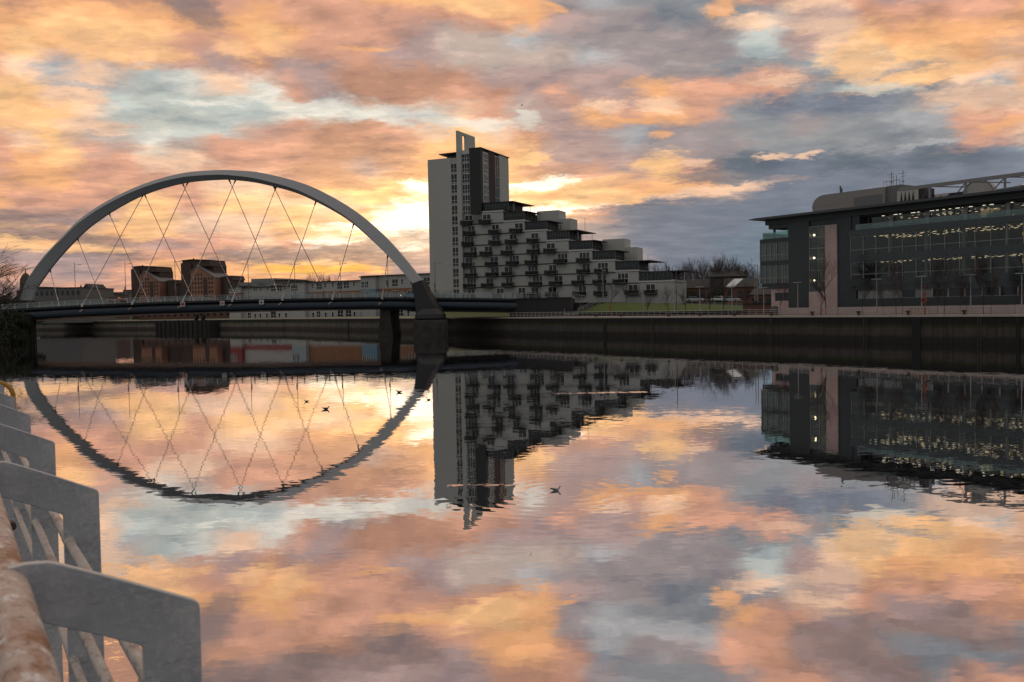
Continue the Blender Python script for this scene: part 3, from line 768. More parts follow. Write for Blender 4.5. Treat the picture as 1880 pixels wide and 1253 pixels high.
# lamp posts on the bridge (far footway)
M_lamp = mat('lamp_post_grey', (.12, .12, .125), .5, .4, var=.05)
ordn = 'first second third fourth fifth sixth seventh eighth'.split()
lp0 = None
for i, (px, py) in enumerate(((136.5, 481.5), (229, 480), (320.6, 476), (455, 480.7), (540.4, 480.7), (624.2, 480), (711.5, 477), (798.2, 481))):
    p = on_y(px, py, YF - .6); zb = deck_z(p.x); H = p.z - zb
    lb = 'tall thin lamp post on the bridge deck, %s from the left end' % ordn[i]
    if lp0 is None:
        lp0 = thing('street_lamp', lb, 'lamp post', (p.x, YF - .6, zb), 0, 'lamp posts along the bridge'); H0 = H
        MB().tube([(0, 0, 0), (0, 0, 1.2), (0, 0, H)], [.13, .10, .055], 6).build('pole', M_lamp, lp0)
        MB().tube([(0, 0, H - .8), (.5, 0, H - .75), (1.3, 0, H - .7)], .04, 5).build('arm', M_lamp, lp0)
        MB().box(1.0, 1.75, -.12, .12, H - .76, H - .64).build('lamp_head', M_lamp, lp0)
        MB().box(-.28, .0, -.12, .12, H * .30, H * .42).build('control_box', M_lamp, lp0)
    else: dup(lp0, (p.x, YF - .6, zb), 0 if i not in (3,) else math.pi, lb, (1, 1, H / H0))

# ================================================================== STEPPED APARTMENT BLOCK
M_clad = clad('pale_cladding', (.48, .48, .46), .75, .7, .72, .10)
M_plain = mat('pale_render', (.49, .49, .465), .75, var=.08, scale=.15)
M_line = mat('dark_string_course', (.035, .035, .036), .7)
M_band = mat('white_fascia', (.60, .59, .57), .6, var=.06)
M_black_clad = clad('black_cladding', (.020, .021, .022), 1.5, .6, .8, .15)
M_brown = clad('brown_cladding', (.045, .028, .024), .4, .7, .6, .15)
M_win = mat('window_glass_dark', (.013, .016, .019), .06, 0, var=.6, scale=.35, spec=.45)
M_frame = mat('window_frame_white', (.80, .80, .79), .5, var=.05)
M_bal = mat('balcony_steel', (.022, .022, .023), .55, .3)
M_roofdk = mat('thin_roof_dark', (.04, .038, .037), .7)
M_pent = glass('penthouse_glass', (.5, .55, .55), .14, .45)
FA = Frame(-24.9, 269.5, -23.5)
apt = fthing('apartment_building', 'pale stepped apartment block with dark balconies and a tall tower at its left end', 'apartment building', FA)
def L(px, py, d=0.0): return FA.loc(px, py, d)
ZG = 3.5
def Z(px, py, d=0.0): return L(px, py, d)[1]
def S(px, py=480, d=0.0): return L(px, py, d)[0]
sL = S(785, 294); sF0 = S(839, 280); sF1 = S(847.3, 295); sC = S(881.8, 272)
zTL = Z(785, 294); zT = Z(881.8, 272.5); z393 = Z(848.6, 394)
STEP = (Z(848.6, 394) - Z(848.6, 529)) / 7
dT = FA.depth(sC, 932.3, 283)
# tower body
tw = MB()
tw.box(sL, sF0 - 2.0, 0, dT, ZG, zTL)
tw.box(sF0 - 2.0, sF0, .25, dT, ZG, Z(833, 281) - 1.4)
tw.box(sF0, sC - .01, .3, dT, ZG, zT - .6)
tw.build('tower_wall', M_plain, apt)
MB().box(S(862.5, 330), sC + .02, -.12, FA.depth(sC, 885.6, 330), z393, zT).build('black_panel', M_black_clad, apt)
MB().box(S(847.5, 275), S(862.3, 275), -.1, .3, zT - 1.3, zT - .2).build('top_band', M_band, apt)
# side face of the tower
def side_piece(name, p0, p1, mat_, out=.1, z0=None, z1=None, s=None):
    s = sC if s is None else s
    d0 = FA.depth(s, p0, 330); d1 = FA.depth(s, p1, 330)
    return MB().box(s - .2, s + out, d0, d1, z0 if z0 is not None else z393 + STEP * 1.15, z1 if z1 is not None else zT - .05).build(name, mat_, apt)
side_piece('brown_panel', 896, 906.5, M_brown, .12)
side_piece('white_side_wall', 915.5, 932.3, M_plain, .1)
MB().box(S(862.5, 330) - .1, sC + .25, -.25, dT + .2, zT + .003, zT + .28).build('tower_roof', M_roofdk, apt)
def window(s0, s1, z0, z1, nx=2, nz=2, d=-.02, side=False, parent=apt, name='window', fm=M_frame, gm=M_win, tr=.09):
    """glass pane with a frame as its sub-part; side=True puts it on a face turned along y"""
    g = MB(); f = MB()
    def bx(m_, a0, a1, b0, b1, c0, c1):
        if side: m_.box(b0 + side, b1 + side, a0, a1, c0, c1)
        else: m_.box(a0, a1, b0, b1, c0, c1)
    sg = -1 if side else 1
    bx(g, s0, s1, min(d * sg, (d + .1) * sg), max(d * sg, (d + .1) * sg), z0, z1)
    y0, y1 = sorted(((d - .07) * sg, (d + .03) * sg))
    for i in range(nx + 1):
        x = s0 + (s1 - s0) * i / nx; bx(f, x - tr / 2, x + tr / 2, y0, y1, z0 - tr / 2, z1 + tr / 2)
    y0, y1 = sorted(((d - .066) * sg, (d + .03) * sg))
    for j in range(nz + 1):
        zz = z0 + (z1 - z0) * (j / nz if j in (0, nz) else .36); bx(f, s0, s1, y0, y1, zz - tr / 2, zz + tr / 2)
    o = g.build(name, gm, parent); f.build('window_frame', fm, o); return o
# window column 1
zc0 = Z(833, 300.5); 
for k in range(13):
    z1_ = zc0 - k * 19.12 * 0.1577 if False else zc0 - k * STEP
    if k == 12: pass
    window(S(827.3, 300), S(838.6, 300), z1_ - 2.45, z1_, 2, 2, .12)
# recessed top floor left of the fin with thin overhanging roof
MB().box(S(816, 290), sF0 - .02, 1.6, 9, zTL + .01, Z(830, 283)).build('recessed_top_floor', M_black_clad, apt)
MB().prism([(S(804.5, 285), 0.2), (sF0 - .03, -.4), (sF0 - .03, 9.5), (S(804.5, 285), 9.5)], Z(806, 284.3), Z(806, 284.3) + .22, 'z').build('thin_roof', M_roofdk, apt)
# column 2 between fin and black panel
zt2 = Z(855, 280.5)
for k in range(6): window(S(848.6, 330), S(861.8, 330), zt2 - 2.5 - k * STEP * 1.0, zt2 - k * STEP, 3, 2, .16)
# side windows
for k in range(6):
    z1_ = zT - 1.0 - k * STEP
    window(FA.depth(sC, 886.5, 330), FA.depth(sC, 895.6, 330), z1_ - 2.6, z1_, 4, 2, -.02, side=sC)
    window(FA.depth(sC, 907.2, 330), FA.depth(sC, 914.8, 330), z1_ - 2.6, z1_, 2, 1, -.02, side=sC, fm=M_line)
# fin with slot: side-on slab standing proud of the front
zf = Z(839.3, 240, -.5); fn = MB()
dF = FA.depth(sF0 + .1, 868.2, 246)
sl0 = FA.depth(sF0, 844.5, 260); sl1 = FA.depth(sF0, 850.8, 260); zs0 = Z(845, 273); zs1 = Z(845, 246.8) + .2
fn.box(sF0, sF1, -.5, .6, ZG, zT + .6)
fn.box(sF0, sF0 + .55, -.5, sl0, zT + .6, zf); fn.box(sF0, sF0 + .55, sl1, dF, zT + .3, zf); fn.box(sF0, sF0 + .547, sl0, sl1, zs1, zf - .003); fn.box(sF0, sF0 + .547, sl0, sl1, zT + .28, zs0)
fn.build('roof_fin', M_plain, apt)

# stepped wing: level j lies between string courses
def zl(j): return z393 - j * STEP
PX_A = [None, 886.4, 923.8, 962.6, 1002.8, 1043.0, 1086.0, 1127.8, 1171.0]     # left edge of each penthouse
PX_B = [None, 932.4, 961.0, 1002.8, 1043.0, 1086.0, 1127.8, 1171.0, 1232.0]     # right edge
wallR = [923.8, 962.6, 1002.8, 1043.0, 1086.0, 1127.8, 1171.0, 1232.5]
wall = MB(); lines = MB(); bands = []
dW = 17.0
for j in range(8):
    s1_ = S(wallR[j], 450); zt_, zb_ = zl(j), (zl(j + 1) if j < 7 else ZG)
    wall.box(sF1 + .01 if j else sF1 + .012, s1_, .3 + j * .002, dW - j * .01, zb_ + .004, zt_ - .004)
wall.build('wing_wall', M_clad, apt)
for j in range(1, 8):
    MB().box(sF1 + .02, S(wallR[j - 1], 450) + .04, .18, .42, zl(j) - .16, zl(j) + .1).build('string_course', M_line, apt)
for k in range(1, 9):
    j = k - 2
    s0_, s1_ = S(PX_A[k], 450), S(PX_B[k], 450); zb_ = zl(j + 1); zt_ = zl(j)
    dep = 12.0; gl_h = zt_ - .28
    b_ = MB().box(s0_ + .35, s1_ - .3, 1.5, dep, zb_ + .5, gl_h - .01).build('penthouse_room', M_black_clad, apt)
    # glazed front with mullions
    g = MB().box(s0_ + .1, s1_ - .05, .95, 1.0, zb_ + .45, gl_h).build('penthouse_glazing', M_win, apt)
    f = MB(); nn = 8
    for i in range(nn + 1):
        x = s0_ + .1 + (s1_ - s0_ - .15) * i / nn; f.box(x - .05, x + .05, .86, .98, zb_ + .45, gl_h)
    f.box(s0_ + .1, s1_ - .05, .87, .97, zb_ + 1.35, zb_ + 1.42); f.box(s1_ - .1, s1_ + .02, 1.1, dep, zb_ + 1.3, zb_ + 1.38)
    for i in range(5): y = 1.0 + i * (dep - 1.2) / 4; f.box(s1_ - .08, s1_ + .03, y - .05, y + .05, zb_ + .45, gl_h)
    f.build('penthouse_frame', mat('grey_frame', (.20, .20, .20), .5) if 'grey_frame' not in bpy.data.materials else bpy.data.materials['grey_frame'], apt)
    # thin roof reaching past the corner
    over = {1: 1.6, 4: 2.6, 7: 3.2, 8: 3.4}.get(k, .8)
    rd = {1: 15, 4: 15, 7: 14, 8: 13}.get(k, 10)
    MB().prism([(s0_ - .25, .45), (s1_ + over, .45), (s1_ + over + .6, rd), (s0_ - .25, rd)], zt_ - .275, zt_ - .06, 'z').build('penthouse_roof', M_roofdk, apt)
    if k in (1, 4, 7, 8):
        MB().tube([(s1_ + over - .3, rd - 1, zb_ + .4), (s1_ + over - .3, rd - 1, zt_ - .28)], .07, 5).tube([(s1_ + over - .4, 2, zb_ + .4), (s1_ + over - .4, 2, zt_ - .28)], .06, 5).build('roof_post', M_frame, apt)
    # terrace slab fascia
    x1 = S(wallR[min(k - 1, 7)], 450) if k < 8 else s1_ + .25
    MB().box(s0_ - .1, x1 + .06, .14, .9, zb_ + .104, zb_ + .52).build('terrace_fascia', M_band, apt)
    MB().box(s0_, x1 + .04, .9, dW - 1 - k * .05, zb_ + .106, zb_ + .45).build('terrace_slab', M_clad, apt)
    # terrace rail
    r_ = MB(); r_.tube([(s0_ + .2, .7, zb_ + 1.5), (s1_, .7, zb_ + 1.5)], .035, 4)
    r_.tube([(s1_, .7, zb_ + 1.5), (s1_, 10, zb_ + 1.5)], .035, 4)
    for i in range(9): x = s0_ + .2 + (s1_ - s0_ - .2) * i / 8; r_.box(x - .025, x + .025, .68, .72, zb_ + .5, zb_ + 1.5)
    r_.build('terrace_railing', M_bal, apt)
# right end return of the lowest floors
s8 = S(1232.5, 540)
MB().box(s8, s8 + .01 + .5, .35, FA.depth(s8, 1252, 530), ZG, zl(7) - .01).build('end_wall', M_clad, apt)
MB().box(s8, s8 + .75, .2, FA.depth(s8, 1253, 530), zl(7) + .11, zl(7) + .6).build('terrace_fascia', M_band, apt)
# stair-core boxes on the terraces
def core(pa, pb, ytop, zb_, d, mat_=M_plain):
    s0_, z_ = L(pa, ytop, d); s1_ = L(pb, ytop, d)[0]; MB().box(s0_, s1_, d, d + 6, zb_, z_).build('roof_core', mat_, apt)
core(985.6, 1025.5, 388.5, zl(2), 11.0); core(1022, 1047.2, 402.6, zl(3), 12.0)
core(1106, 1146.4, 440.2, zl(5), 10.5); core(1143, 1169.5, 455.0, zl(6), 11.5)
# balconies with the glazed doors behind them
BALC = [[345, 463], [362, 523, 657], [350, 523, 628, 766], [365, 465, 600, 767, 873], [350, 497, 632, 752, 937, 1082],
        [368, 500, 602, 755, 877, 1083, 1197], [355, 470, 602, 775, 905, 1050, 1185, 1315], [352, 535, 670, 765, 880, 1055, 1190, 1390, 1510]]
bal_me = MB(); bal_me.box(-1.75, 1.75, -1.45, .3, -.16, .02)
rail_me = MB()
for x in (-1.72, 1.72): rail_me.box(x - .04, x + .04, -1.45, .2, 1.06, 1.13)
rail_me.box(-1.76, 1.76, -1.47, -1.40, 1.063, 1.135)
for i in range(20): x = -1.7 + i * 3.4 / 19; rail_me.box(x - .022, x + .022, -1.44, -1.41, .02, 1.06)
for sx in (-1.72, 1.72):
    for i in range(6): y = -1.2 + i * .26; rail_me.box(sx - .02, sx + .02, y - .02, y + .02, .02, 1.06)
rail_me.box(-1.6, 1.6, -1.40, -1.385, .1, .9) 
bme = bal_me.mesh('balcony'); bme.materials.append(M_bal); rme = rail_me.mesh('balcony_railing'); rme.materials.append(M_bal)
def winmesh(w_, h, nx):
    g = MB().box(-w_ / 2, w_ / 2, .2, .35, 0, h).mesh('window'); g.materials.append(M_win); f = MB()
    for i in range(nx + 1): x = -w_ / 2 + w_ * i / nx; f.box(x - .05, x + .05, .16, .26, 0, h)
    for zz in (.0, h * .42, h): f.box(-w_ / 2, w_ / 2, .165, .255, zz - .05, zz + .05)
    fm_ = f.mesh('window_frame'); fm_.materials.append(M_frame); return g, fm_
WM = [winmesh(2.5, 2.5, 2), winmesh(2.9, 2.6, 3), winmesh(2.2, 2.5, 2)]
rb = random.Random(3)
for j, row in enumerate(BALC):
    for x in row:
        px = 760 + x / 3.48; s_ = S(px, 450); zb_ = zl(j + 1) if j < 7 else zl(7) - STEP
        b_ = bpy.data.objects.new('balcony', bme); C.objects.link(b_); b_.parent = apt; b_.location = (s_, 0, zb_ + .02)
        r_ = bpy.data.objects.new('balcony_railing', rme); C.objects.link(r_); r_.parent = b_
        g, f = WM[rb.randrange(3)]; w_ = bpy.data.objects.new('window', g); C.objects.link(w_); w_.parent = apt
        w_.location = (s_ + rb.uniform(-.15, .75), 0, zb_ + .12)
        ff = bpy.data.objects.new('window_frame', f); C.objects.link(ff); ff.parent = w_
# roof aerials
MB().tube([(S(1048, 420), 12, zl(2)), (S(1048, 420), 12, zl(2) + 4.2)], .05, 4).tube([(S(1168, 470), 12, zl(5)), (S(1168, 470), 12, zl(5) + 2.2)], .05, 4).build('aerial', M_lamp, apt)
# rear mass of the wing
MB().box(S(900, 450), S(985, 450), 6, 15, zl(3), zl(1)).build('rear_wing', M_clad, apt)

# ================================================================== OFFICE BUILDING
FO = Frame(46.6, 170.5, -55.0)
off = fthing('office_building', 'dark four storey office building with lit glazed floors and a thin overhanging roof', 'office building', FO)
def o(px, py, d=0.0): return FO.loc(px, py, d)
M_dk = clad('charcoal_cladding', (.034, .042, .048), 1.9, .5, .8, .12, 2.4)
M_stone = brick('pink_stone_blocks', (.60, .44, .42), (.56, .42, .40), (.40, .30, .29), .9)
M_span = mat('dark_spandrel_glass', (.018, .026, .029), .12, .2, var=.2, spec=.8)
M_int = mat('office_ceiling', (.10, .095, .08), .9, var=.1); M_intw = mat('office_back_wall', (.075, .06, .042), .9, var=.7, scale=.35)
M_og = glass('office_glass', (.92, .95, .90), .0, .74)
M_gg = glass('green_glass', (.66, .90, .82), .06, .86)
M_bal2 = glass('clear_balustrade', (.78, .92, .9), .03, .93)
M_mul = mat('mullion_grey', (.30, .31, .31), .5, .3)
M_colw = mat('office_column_white', (.80, .80, .78), .6)
M_light = emit('office_light', (1.0, .72, .44), 2.6)
M_soff = mat('pale_soffit', (.66, .67, .65), .7)
M_warm = emit('warm_wall_glow', (1.0, .62, .30), .30)
M_lights = [M_light, emit('office_light_dim', (1.0, .70, .42), 1.1), emit('office_light_cool', (.95, .85, .70), 1.8)]
M_globe = emit('globe_lamp', (1.0, .78, .48), 11.0)
M_roofm = mat('roof_fascia_metal', (.07, .08, .088), .45, .3)
x0 = o(1395, 440)[0]; xw = o(1447, 450)[0]; xs0 = o(1485.3, 450)[0]; xs1 = o(1516.4, 450)[0]; xp1 = o(1537.8, 450)[0]; xg = o(1563, 450)[0]
xE = 62.0
zr = o(1397, 401, -2)[1]
Z3t, Z3b, Z3s = zr - 1.42, o(1563, 424.5)[1], o(1563, 434)[1]
Z2b, Z2s = o(1563, 469)[1], o(1563, 481)[1]
Z1b, Z1s = o(1563, 513)[1], o(1563, 526)[1]
Z0t, Z0b, Zpk = o(1577, 534)[1], o(1577, 549)[1], o(1563, 564)[1]
ZB = TOP
# roof slab with thin edge and fascia beam
MB().prism([(-1.6, zr - .05), (-.2, zr - .28), (xE, zr - .28), (xE, zr + .12), (.2, zr + .12)], -2.0, 17).build('roof', M_roofm, off)
MB().box(1.0, xE, -.05, 15, zr - 1.20, zr - .29).build('roof_beam', M_dk, off)
# walls
wl = MB()
wl.box(xw, xs0, 0, 14, Zpk, zr - 1.202); wl.box(xp1, xg, 0, 14, Zpk, zr - 1.203)
wl.box(xs0, xp1, .3, 14, o(1520, 414)[1] + .01, zr - 1.204)
wl.box(xg, xE, 0, .6, Zpk, Z0b); wl.box(xg, xg + .9, 0, 6, Z0b, Z1s); 
wl.box(xg, o(1577, 410)[0], .15, 3, Z3b, zr - 1.21)
wl.build('wall', M_dk, off)
MB().box(xs1, xp1, -.25, 3, ZB, o(1527, 413)[1]).build('stone_pier', M_stone, off)
MB().box(xs0, xs1, -.12, 2, ZB, o(1500, 536)[1]).build('stone_base', M_stone, off)
MB().box(xw, xs0, -.05, 3, ZB, Zpk - .003).box(xp1, xE, -.06, 3, ZB, Zpk - .004).build('stone_plinth', M_stone, off)
# stairwell glazing with three globe lamps
zs_t = o(1500, 416)[1]; zs_b = o(1500, 536)[1]
MB().box(xs0, xs1, 2.6, 2.7, zs_b, zs_t).build('stairwell_back', mat('stair_wall', (.34, .33, .20), .8, var=.4, scale=.4), off)
g = MB().box(xs0 + .02, xs1 - .02, .1, .14, zs_b, zs_t).build('stairwell_glazing', M_og, off)
f = MB(); xm = (xs0 * .46 + xs1 * .54)
for x in (xs0 + .05, xm, xs1 - .05): f.box(x - .06, x + .06, .02, .2, zs_b, zs_t)
for k in range(7): zz = zs_b + (zs_t - zs_b) * k / 6; f.box(xs0, xs1, .03, .19, zz - .05, zz + .05)
f.build('stairwell_frame', M_mul, g)
for k, (px, py) in enumerate(((1494.7, 432), (1494.8, 474), (1495.4, 515.5))):
    a, b = o(px, py, .9); MB().ball((a, .9, b), .17, .17, .17, 12, 8).build('globe_lamp', M_globe, off)
for k in range(3):
    zz = o(1500, 452 + 42 * k)[1]; MB().box(xs0, xs1, .5, 2.5, zz - .12, zz + .12).build('stair_landing', M_int, off)
# glazed office floors
def floor(zb_, zt_, out, name, dep=13):
    """one open-plan storey: slab, ceiling, columns, rows of lights, glass with mullions"""
    MB().box(xg + .9, xE, .6, dep, zb_ - .25, zb_).build('floor_slab', M_int, off)
    MB().box(xg + .9, xE, .6, dep, zt_, zt_ + .2).build('ceiling', M_int, off)
def lights(zt_, rows, x_start, step, ph):
    rr = random.Random(int(zt_ * 10) + ph)
    for r_ in range(rows):
        m_ = MB(); y = 1.8 + r_ * 2.1
        x = x_start + rr.random() * step
        while x < xE - 1:
            if rr.random() < .70:
                m_.box(x, x + rr.uniform(.25, .7), y, y + .11, zt_ - .07, zt_ - .03)
            x += step
        m_.build('ceiling_light_row', M_lights[(r_ + int(zt_)) % 3], off)
colx = [o(px, 450, 1.6)[0] for px in (1636.6, 1703, 1772, 1851)]
colx += [colx[-1] + (colx[-1] - colx[-2]) * k for k in (1, 2)]
for (zb_, zt_, xs_, gy, nm, nst) in ((Z3b + .1, Z3t, o(1582, 400)[0], 1.9, 'top', 2.55), (Z2b, Z3s, xg + .2, -.35, 'upper', 2.35), (Z1b, Z2s, xg + .2, -.35, 'lower', 2.35)):
    floor(zb_, zt_, 0, nm)
    lights(zt_, 7, xs_ + 1.0, 1.05, 1)
    g = MB().box(xs_, xE, gy, gy + .04, zb_, zt_).build('glass_front', M_og, off)
    f = MB(); x = xs_
    while x < xE: f.box(x - .045, x + .045, gy - .09, gy + .05, zb_, zt_); x += nst
    f.box(xs_, xE, gy - .06, gy + .05, zb_ + (zt_ - zb_) * .24, zb_ + (zt_ - zb_) * .24 + .07)
    if nm == 'top':
        for c_ in colx: f.box(c_ - .3, c_ + .3, gy - .4, gy + .2, zb_, zt_)
    f.build('mullions', M_mul if nm != 'top' else M_mul, g)
    if nm != 'top':
        for c_ in colx: MB().tube([(c_, 1.2, zb_), (c_, 1.2, zt_)], .27, 14).build('column', M_colw, off)
    MB().box(xs_, xE, gy + .3, gy + .5, zt_ - .28, zt_ - .01).build('soffit_edge', M_soff, off)
    # desks, screens and partitions seen as clutter inside
    m_ = MB(); rr = random.Random(len(nm))
    for k in range(46):
        x = rr.uniform(xs_ + 1, xE - 2); y = rr.uniform(2.2, 9); h = rr.choice((.75, 1.15, 1.35)); w_ = rr.uniform(.5, 2.2)
        m_.box(x, x + w_, y, y + .5, zb_, zb_ + h)
    m_.build('office_furniture', mat('furniture_' + nm, (.10, .095, .085), .7, var=.6, scale=.8), off)['kind'] = 'stuff'
    m_ = MB()
    for k in range(4):
        x = rr.uniform(xs_ + 14, xE - 6); m_.box(x, x + rr.uniform(1.2, 3), 6, 6.2, zb_ + .8, zb_ + 2.4)
    m_.build('white_board', M_colw, off)
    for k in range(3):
        x = rr.uniform(xs_ + 8, xE - 5); MB().box(x, x + rr.uniform(1.0, 3.2), 8.4, 8.5, zb_ + .3, zb_ + 2.3).build('glowing_partition', M_warm, off)  # partitions glow by themselves, warm room light put into their emission
MB().box(xg, xE, 10.5, 10.9, Zpk, zr - 1.45).build('core_wall', M_intw, off)
# spandrel bands (projecting)
MB().box(xg - .15, xE, -.5, .6, Z3s + .0, Z3b + .05).build('spandrel', M_span, off)
MB().box(xg - .15, xE, -.5, .6, Z2s, Z2b).build('spandrel', M_span, off)
MB().box(xg - .15, xE, -.5, .6, Z1s, Z1b).build('spandrel', M_span, off)
MB().box(xg + .9, xE, .0, .4, Z0t, Z1s - .01).build('ground_floor_fascia', M_span, off)
# glass balustrade of the top terrace
g = MB().box(o(1573, 415)[0], xE, -.35, -.31, Z3b + .05, o(1573, 414)[1]).build('terrace_balustrade', M_bal2, off)
m_ = MB(); m_.box(o(1573, 415)[0], xE, -.37, -.29, o(1573, 414)[1], o(1573, 414)[1] + .06); m_.build('balustrade_rail', M_mul, g)
# ground floor windows
x = xg + 1.2; k = 0; rr = random.Random(5)
M_blind = mat('window_blind', (.24, .25, .26), .8); 
while x < xE - 3:
    lit = k in (0, 1, 3)
    window(x, x + 2.5, Z0b, Z0t, 1, 1, .22, parent=off, fm=M_mul, gm=(M_blind if k in (0, 1, 2, 4) else M_win), tr=.12)
    x += 2.62; k += 1
lights(Z1s - .4, 2, xg + 14, 3.1, 4)
# left pod: two glazed bays on a stone base with an open terrace above
pz_t = o(1395, 440.5)[1]; p1b = o(1395, 480.8)[1]; p2t = o(1395, 489)[1]; p2b = o(1395, 522)[1]; psb = o(1395, 530)[1]
pz_c = o(1395, 448)[1]
xr = xw - .01; y0 = -.0; dp = 9.0
MB().box(x0, xr, y0, dp, pz_c, pz_t).box(x0 + .003, xr, y0 + .003, dp, p2t, p1b).box(x0 + .2, xr, y0 + .2, dp, psb - .1, p2b).build('pod_slab', M_dk, off)
for (za, zb_) in ((p1b, pz_c), (p2b, p2t)):
    MB().box(x0 + .9, xr - .3, 3.2, 3.3, za, zb_).build('pod_back', M_intw, off)
    g = MB().box(x0 + .05, xr - .02, .03, .07, za, zb_).build('pod_glazing', M_og, off); MB().box(x0 + .05, x0 + .09, .1, dp - .1, za, zb_).build('pod_side_glass', M_gg, off)
    f = MB(); n_ = 5
    for i in range(n_ + 1): x = x0 + .06 + (xr - x0 - .1) * i / n_; f.box(x - .06, x + .06, -.05, .1, za, zb_)
    for i in range(4): y = .5 + i * 2.7; f.box(x0 - .03, x0 + .1, y - .06, y + .06, za, zb_)
    f.box(x0 - .04, x0 + .08, 0, 8.7, zb_ - .1, zb_)
    f.box(x0 - .02, xr, -.04, .09, za + (zb_ - za) * .3, za + (zb_ - za) * .3 + .08)
    f.build('pod_frame', M_mul, g)
    for xx in (x0 + 2.6, x0 + 4.8): MB().box(xx - .2, xx + .2, .8, 1.2, za, zb_).build('column', M_colw, off)
MB().box(x0 + .6, xr, .1, .14, pz_t, pz_t + 1.15).box(x0 + .6, x0 + .64, .2, dp, pz_t, pz_t + 1.15).build('terrace_balustrade', M_gg, off)
MB().box(xr - 1.1, xr, 1.0, 1.04, pz_t, zr - 2.2).build('glass_screen', M_gg, off)
MB().box(o(1417, 430)[0] - .16, o(1417, 430)[0] + .16, .6, .92, pz_t, zr - 1.9).build('terrace_post', M_dk, off)
MB().box(o(1409, 413)[0], xw + .2, .3, 10, zr - 1.95, zr - 1.2).build('terrace_beam', M_dk, off)
# stone ground floor under the pod
xq = o(1413, 560)[0]
wl = MB(); wx0, wx1 = o(1419, 545)[0], o(1446, 545)[0]; wz1, wz0 = o(1419, 538)[1], o(1419, 553.5)[1]
wl.box(xq, xr, .5, 8, ZB, wz0); wl.box(xq, wx0, .5, 8, wz0, psb - .11); wl.box(wx0, xr, .5, 8, wz1, psb - .112)
wl.build('stone_ground_floor', M_stone, off)
window(wx0, xr, wz0, wz1, 2, 1, .75, parent=off, fm=M_mul, gm=M_win, tr=.14)
# roof plant
M_plant = clad('plant_room_panels', (.30, .28, .27), 6.0, .6, .85, .08, 4.2); M_louv = clad('louvre_grey', (.17, .165, .17), .3, .5, .6)
D1 = 9.0
px0_, pzb = o(1513, 385, D1); pzt = o(1513, 358, D1)[1]; px1_ = o(1624, 345, D1)[0]
MB().box(px0_, px1_, D1, D1 + 9, zr, pzt).build('plant_room', M_plant, off)
rz_ = (pzt - zr); m_ = MB()
m_.prism([(px0_ - rz_ * .62 * math.sin(a), zr + rz_ * (.5 - .5 * math.cos(a))) for a in [math.pi * k / 14 for k in range(15)]], D1 + .02, D1 + 8.9); m_.build('plant_room_round_end', M_plant, off)
MB().box(o(1568, 370, D1)[0], o(1620, 370, D1)[0], D1 - .06, D1 + .1, zr + rz_ * .12, zr + rz_ * .72).build('louvre', M_louv, off)
xa = px1_ + .02; xb = o(1652, 350, D1)[0]
MB().box(xa, xb, D1 + .5, D1 + 7, zr, pzt + .1).build('plant_room_annex', M_louv, off)
xc = o(1647, 355, D1 - 2)[0]; xd = o(1686, 355, D1 - 2)[0]; M_duct = mat('duct_pale', (.52, .50, .47), .5)
zd = o(1650, 351, D1 - 2)[1]
MB().box(xc, xd, D1 - 2, D1 + 1, zr + .3, zd).build('air_duct', M_duct, off)
m_ = MB(); nv = 4
for i in range(nv):
    a = xc + .5 + (xd - xc - 1) * i / nv; b_ = a + (xd - xc - 1) / nv * .85; m_.prism([(a, zr + .7), (b_, zr + .7), ((a + b_) / 2, zd - .25)], D1 - 2.06, D1 - 2.005)
m_.build('duct_opening', M_blk, off)
xe = o(1697, 350, D1 - 2)[0]
MB().box(xd + .02, xe, D1 - 1.9, D1 + 1, zr + .5, zd + .05).build('fan_housing', M_blk, off)
xf, xh = o(1702, 357, D1 - 2)[0], o(1742, 355, D1 - 2)[0]
MB().box(xf, xf + 1.2, D1 - 2, D1 + 1, zr, zr + 1.7).box(xh + .02, xh + 2.5, D1 - 2, D1, zr, zr + 1.6).build('fan_housing', M_blk, off)
MB().box(xf + 1.3, xh, D1 - 2, D1 + 1, zr, zr + 1.65).build('air_duct', M_duct, off)
m_ = MB()
for i in range(3):
    a = xf + 1.8 + i * 1.3; m_.prism([(a, zr + .4), (a + 1, zr + .4), (a + .5, zr + 1.4)], D1 - 2.06, D1 - 2.005)
m_.build('duct_opening', M_blk, off)
# satellite dish shell
xi, zi = o(1796, 352, 5); 
m_ = MB(); m_.prism([(xi + 2.5 * math.cos(a), zr + .3 + 2.6 * math.sin(a)) for a in [math.pi * k / 16 for k in range(17)]], 5, 6.2); m_.build('curved_roof_cowl', M_duct, off)
m_ = MB()
m_.tube([(xi + 2.5 * math.cos(a), 4.95, zr + .3 + 2.6 * math.sin(a)) for a in [math.pi * k / 16 for k in range(17)]], .1, 5); m_.build('cowl_rim', M_mul, off)
# roof truss frame
M_tr = mat('truss_grey', (.26, .25, .255), .5, .3)
zt_a = o(1700, 342.5, 1)[1]; m_ = MB(); xt0 = o(1652, 352, 1)[0]
m_.bar((xt0, 1, zt_a), (xE, 1, zt_a), .3, .55); m_.build('truss_beam', M_tr, off)
zt_b = o(1772, 350, 3)[1]
MB().bar((o(1735, 350, 3)[0], 6, zr + .6), (xE, 6, zt_a - .2), .25, .45).build('truss_beam', M_tr, off)
for px in (1707, 1773, 1845, 1900, 1940):
    xx = o(px, 345, 1)[0]
    MB().bar((xx, 1, zr + .1), (xx, 1, zt_a), .28, .28).build('truss_post', M_tr, off)
    MB().bar((xx, 1, zt_a - .1), (xx + 4.2, 6, zt_a - .4), .16, .16).bar((xx, 1, zt_a - .1), (xx - 4.2, 6, zr + 1.2), .12, .12).build('truss_brace', M_tr, off)
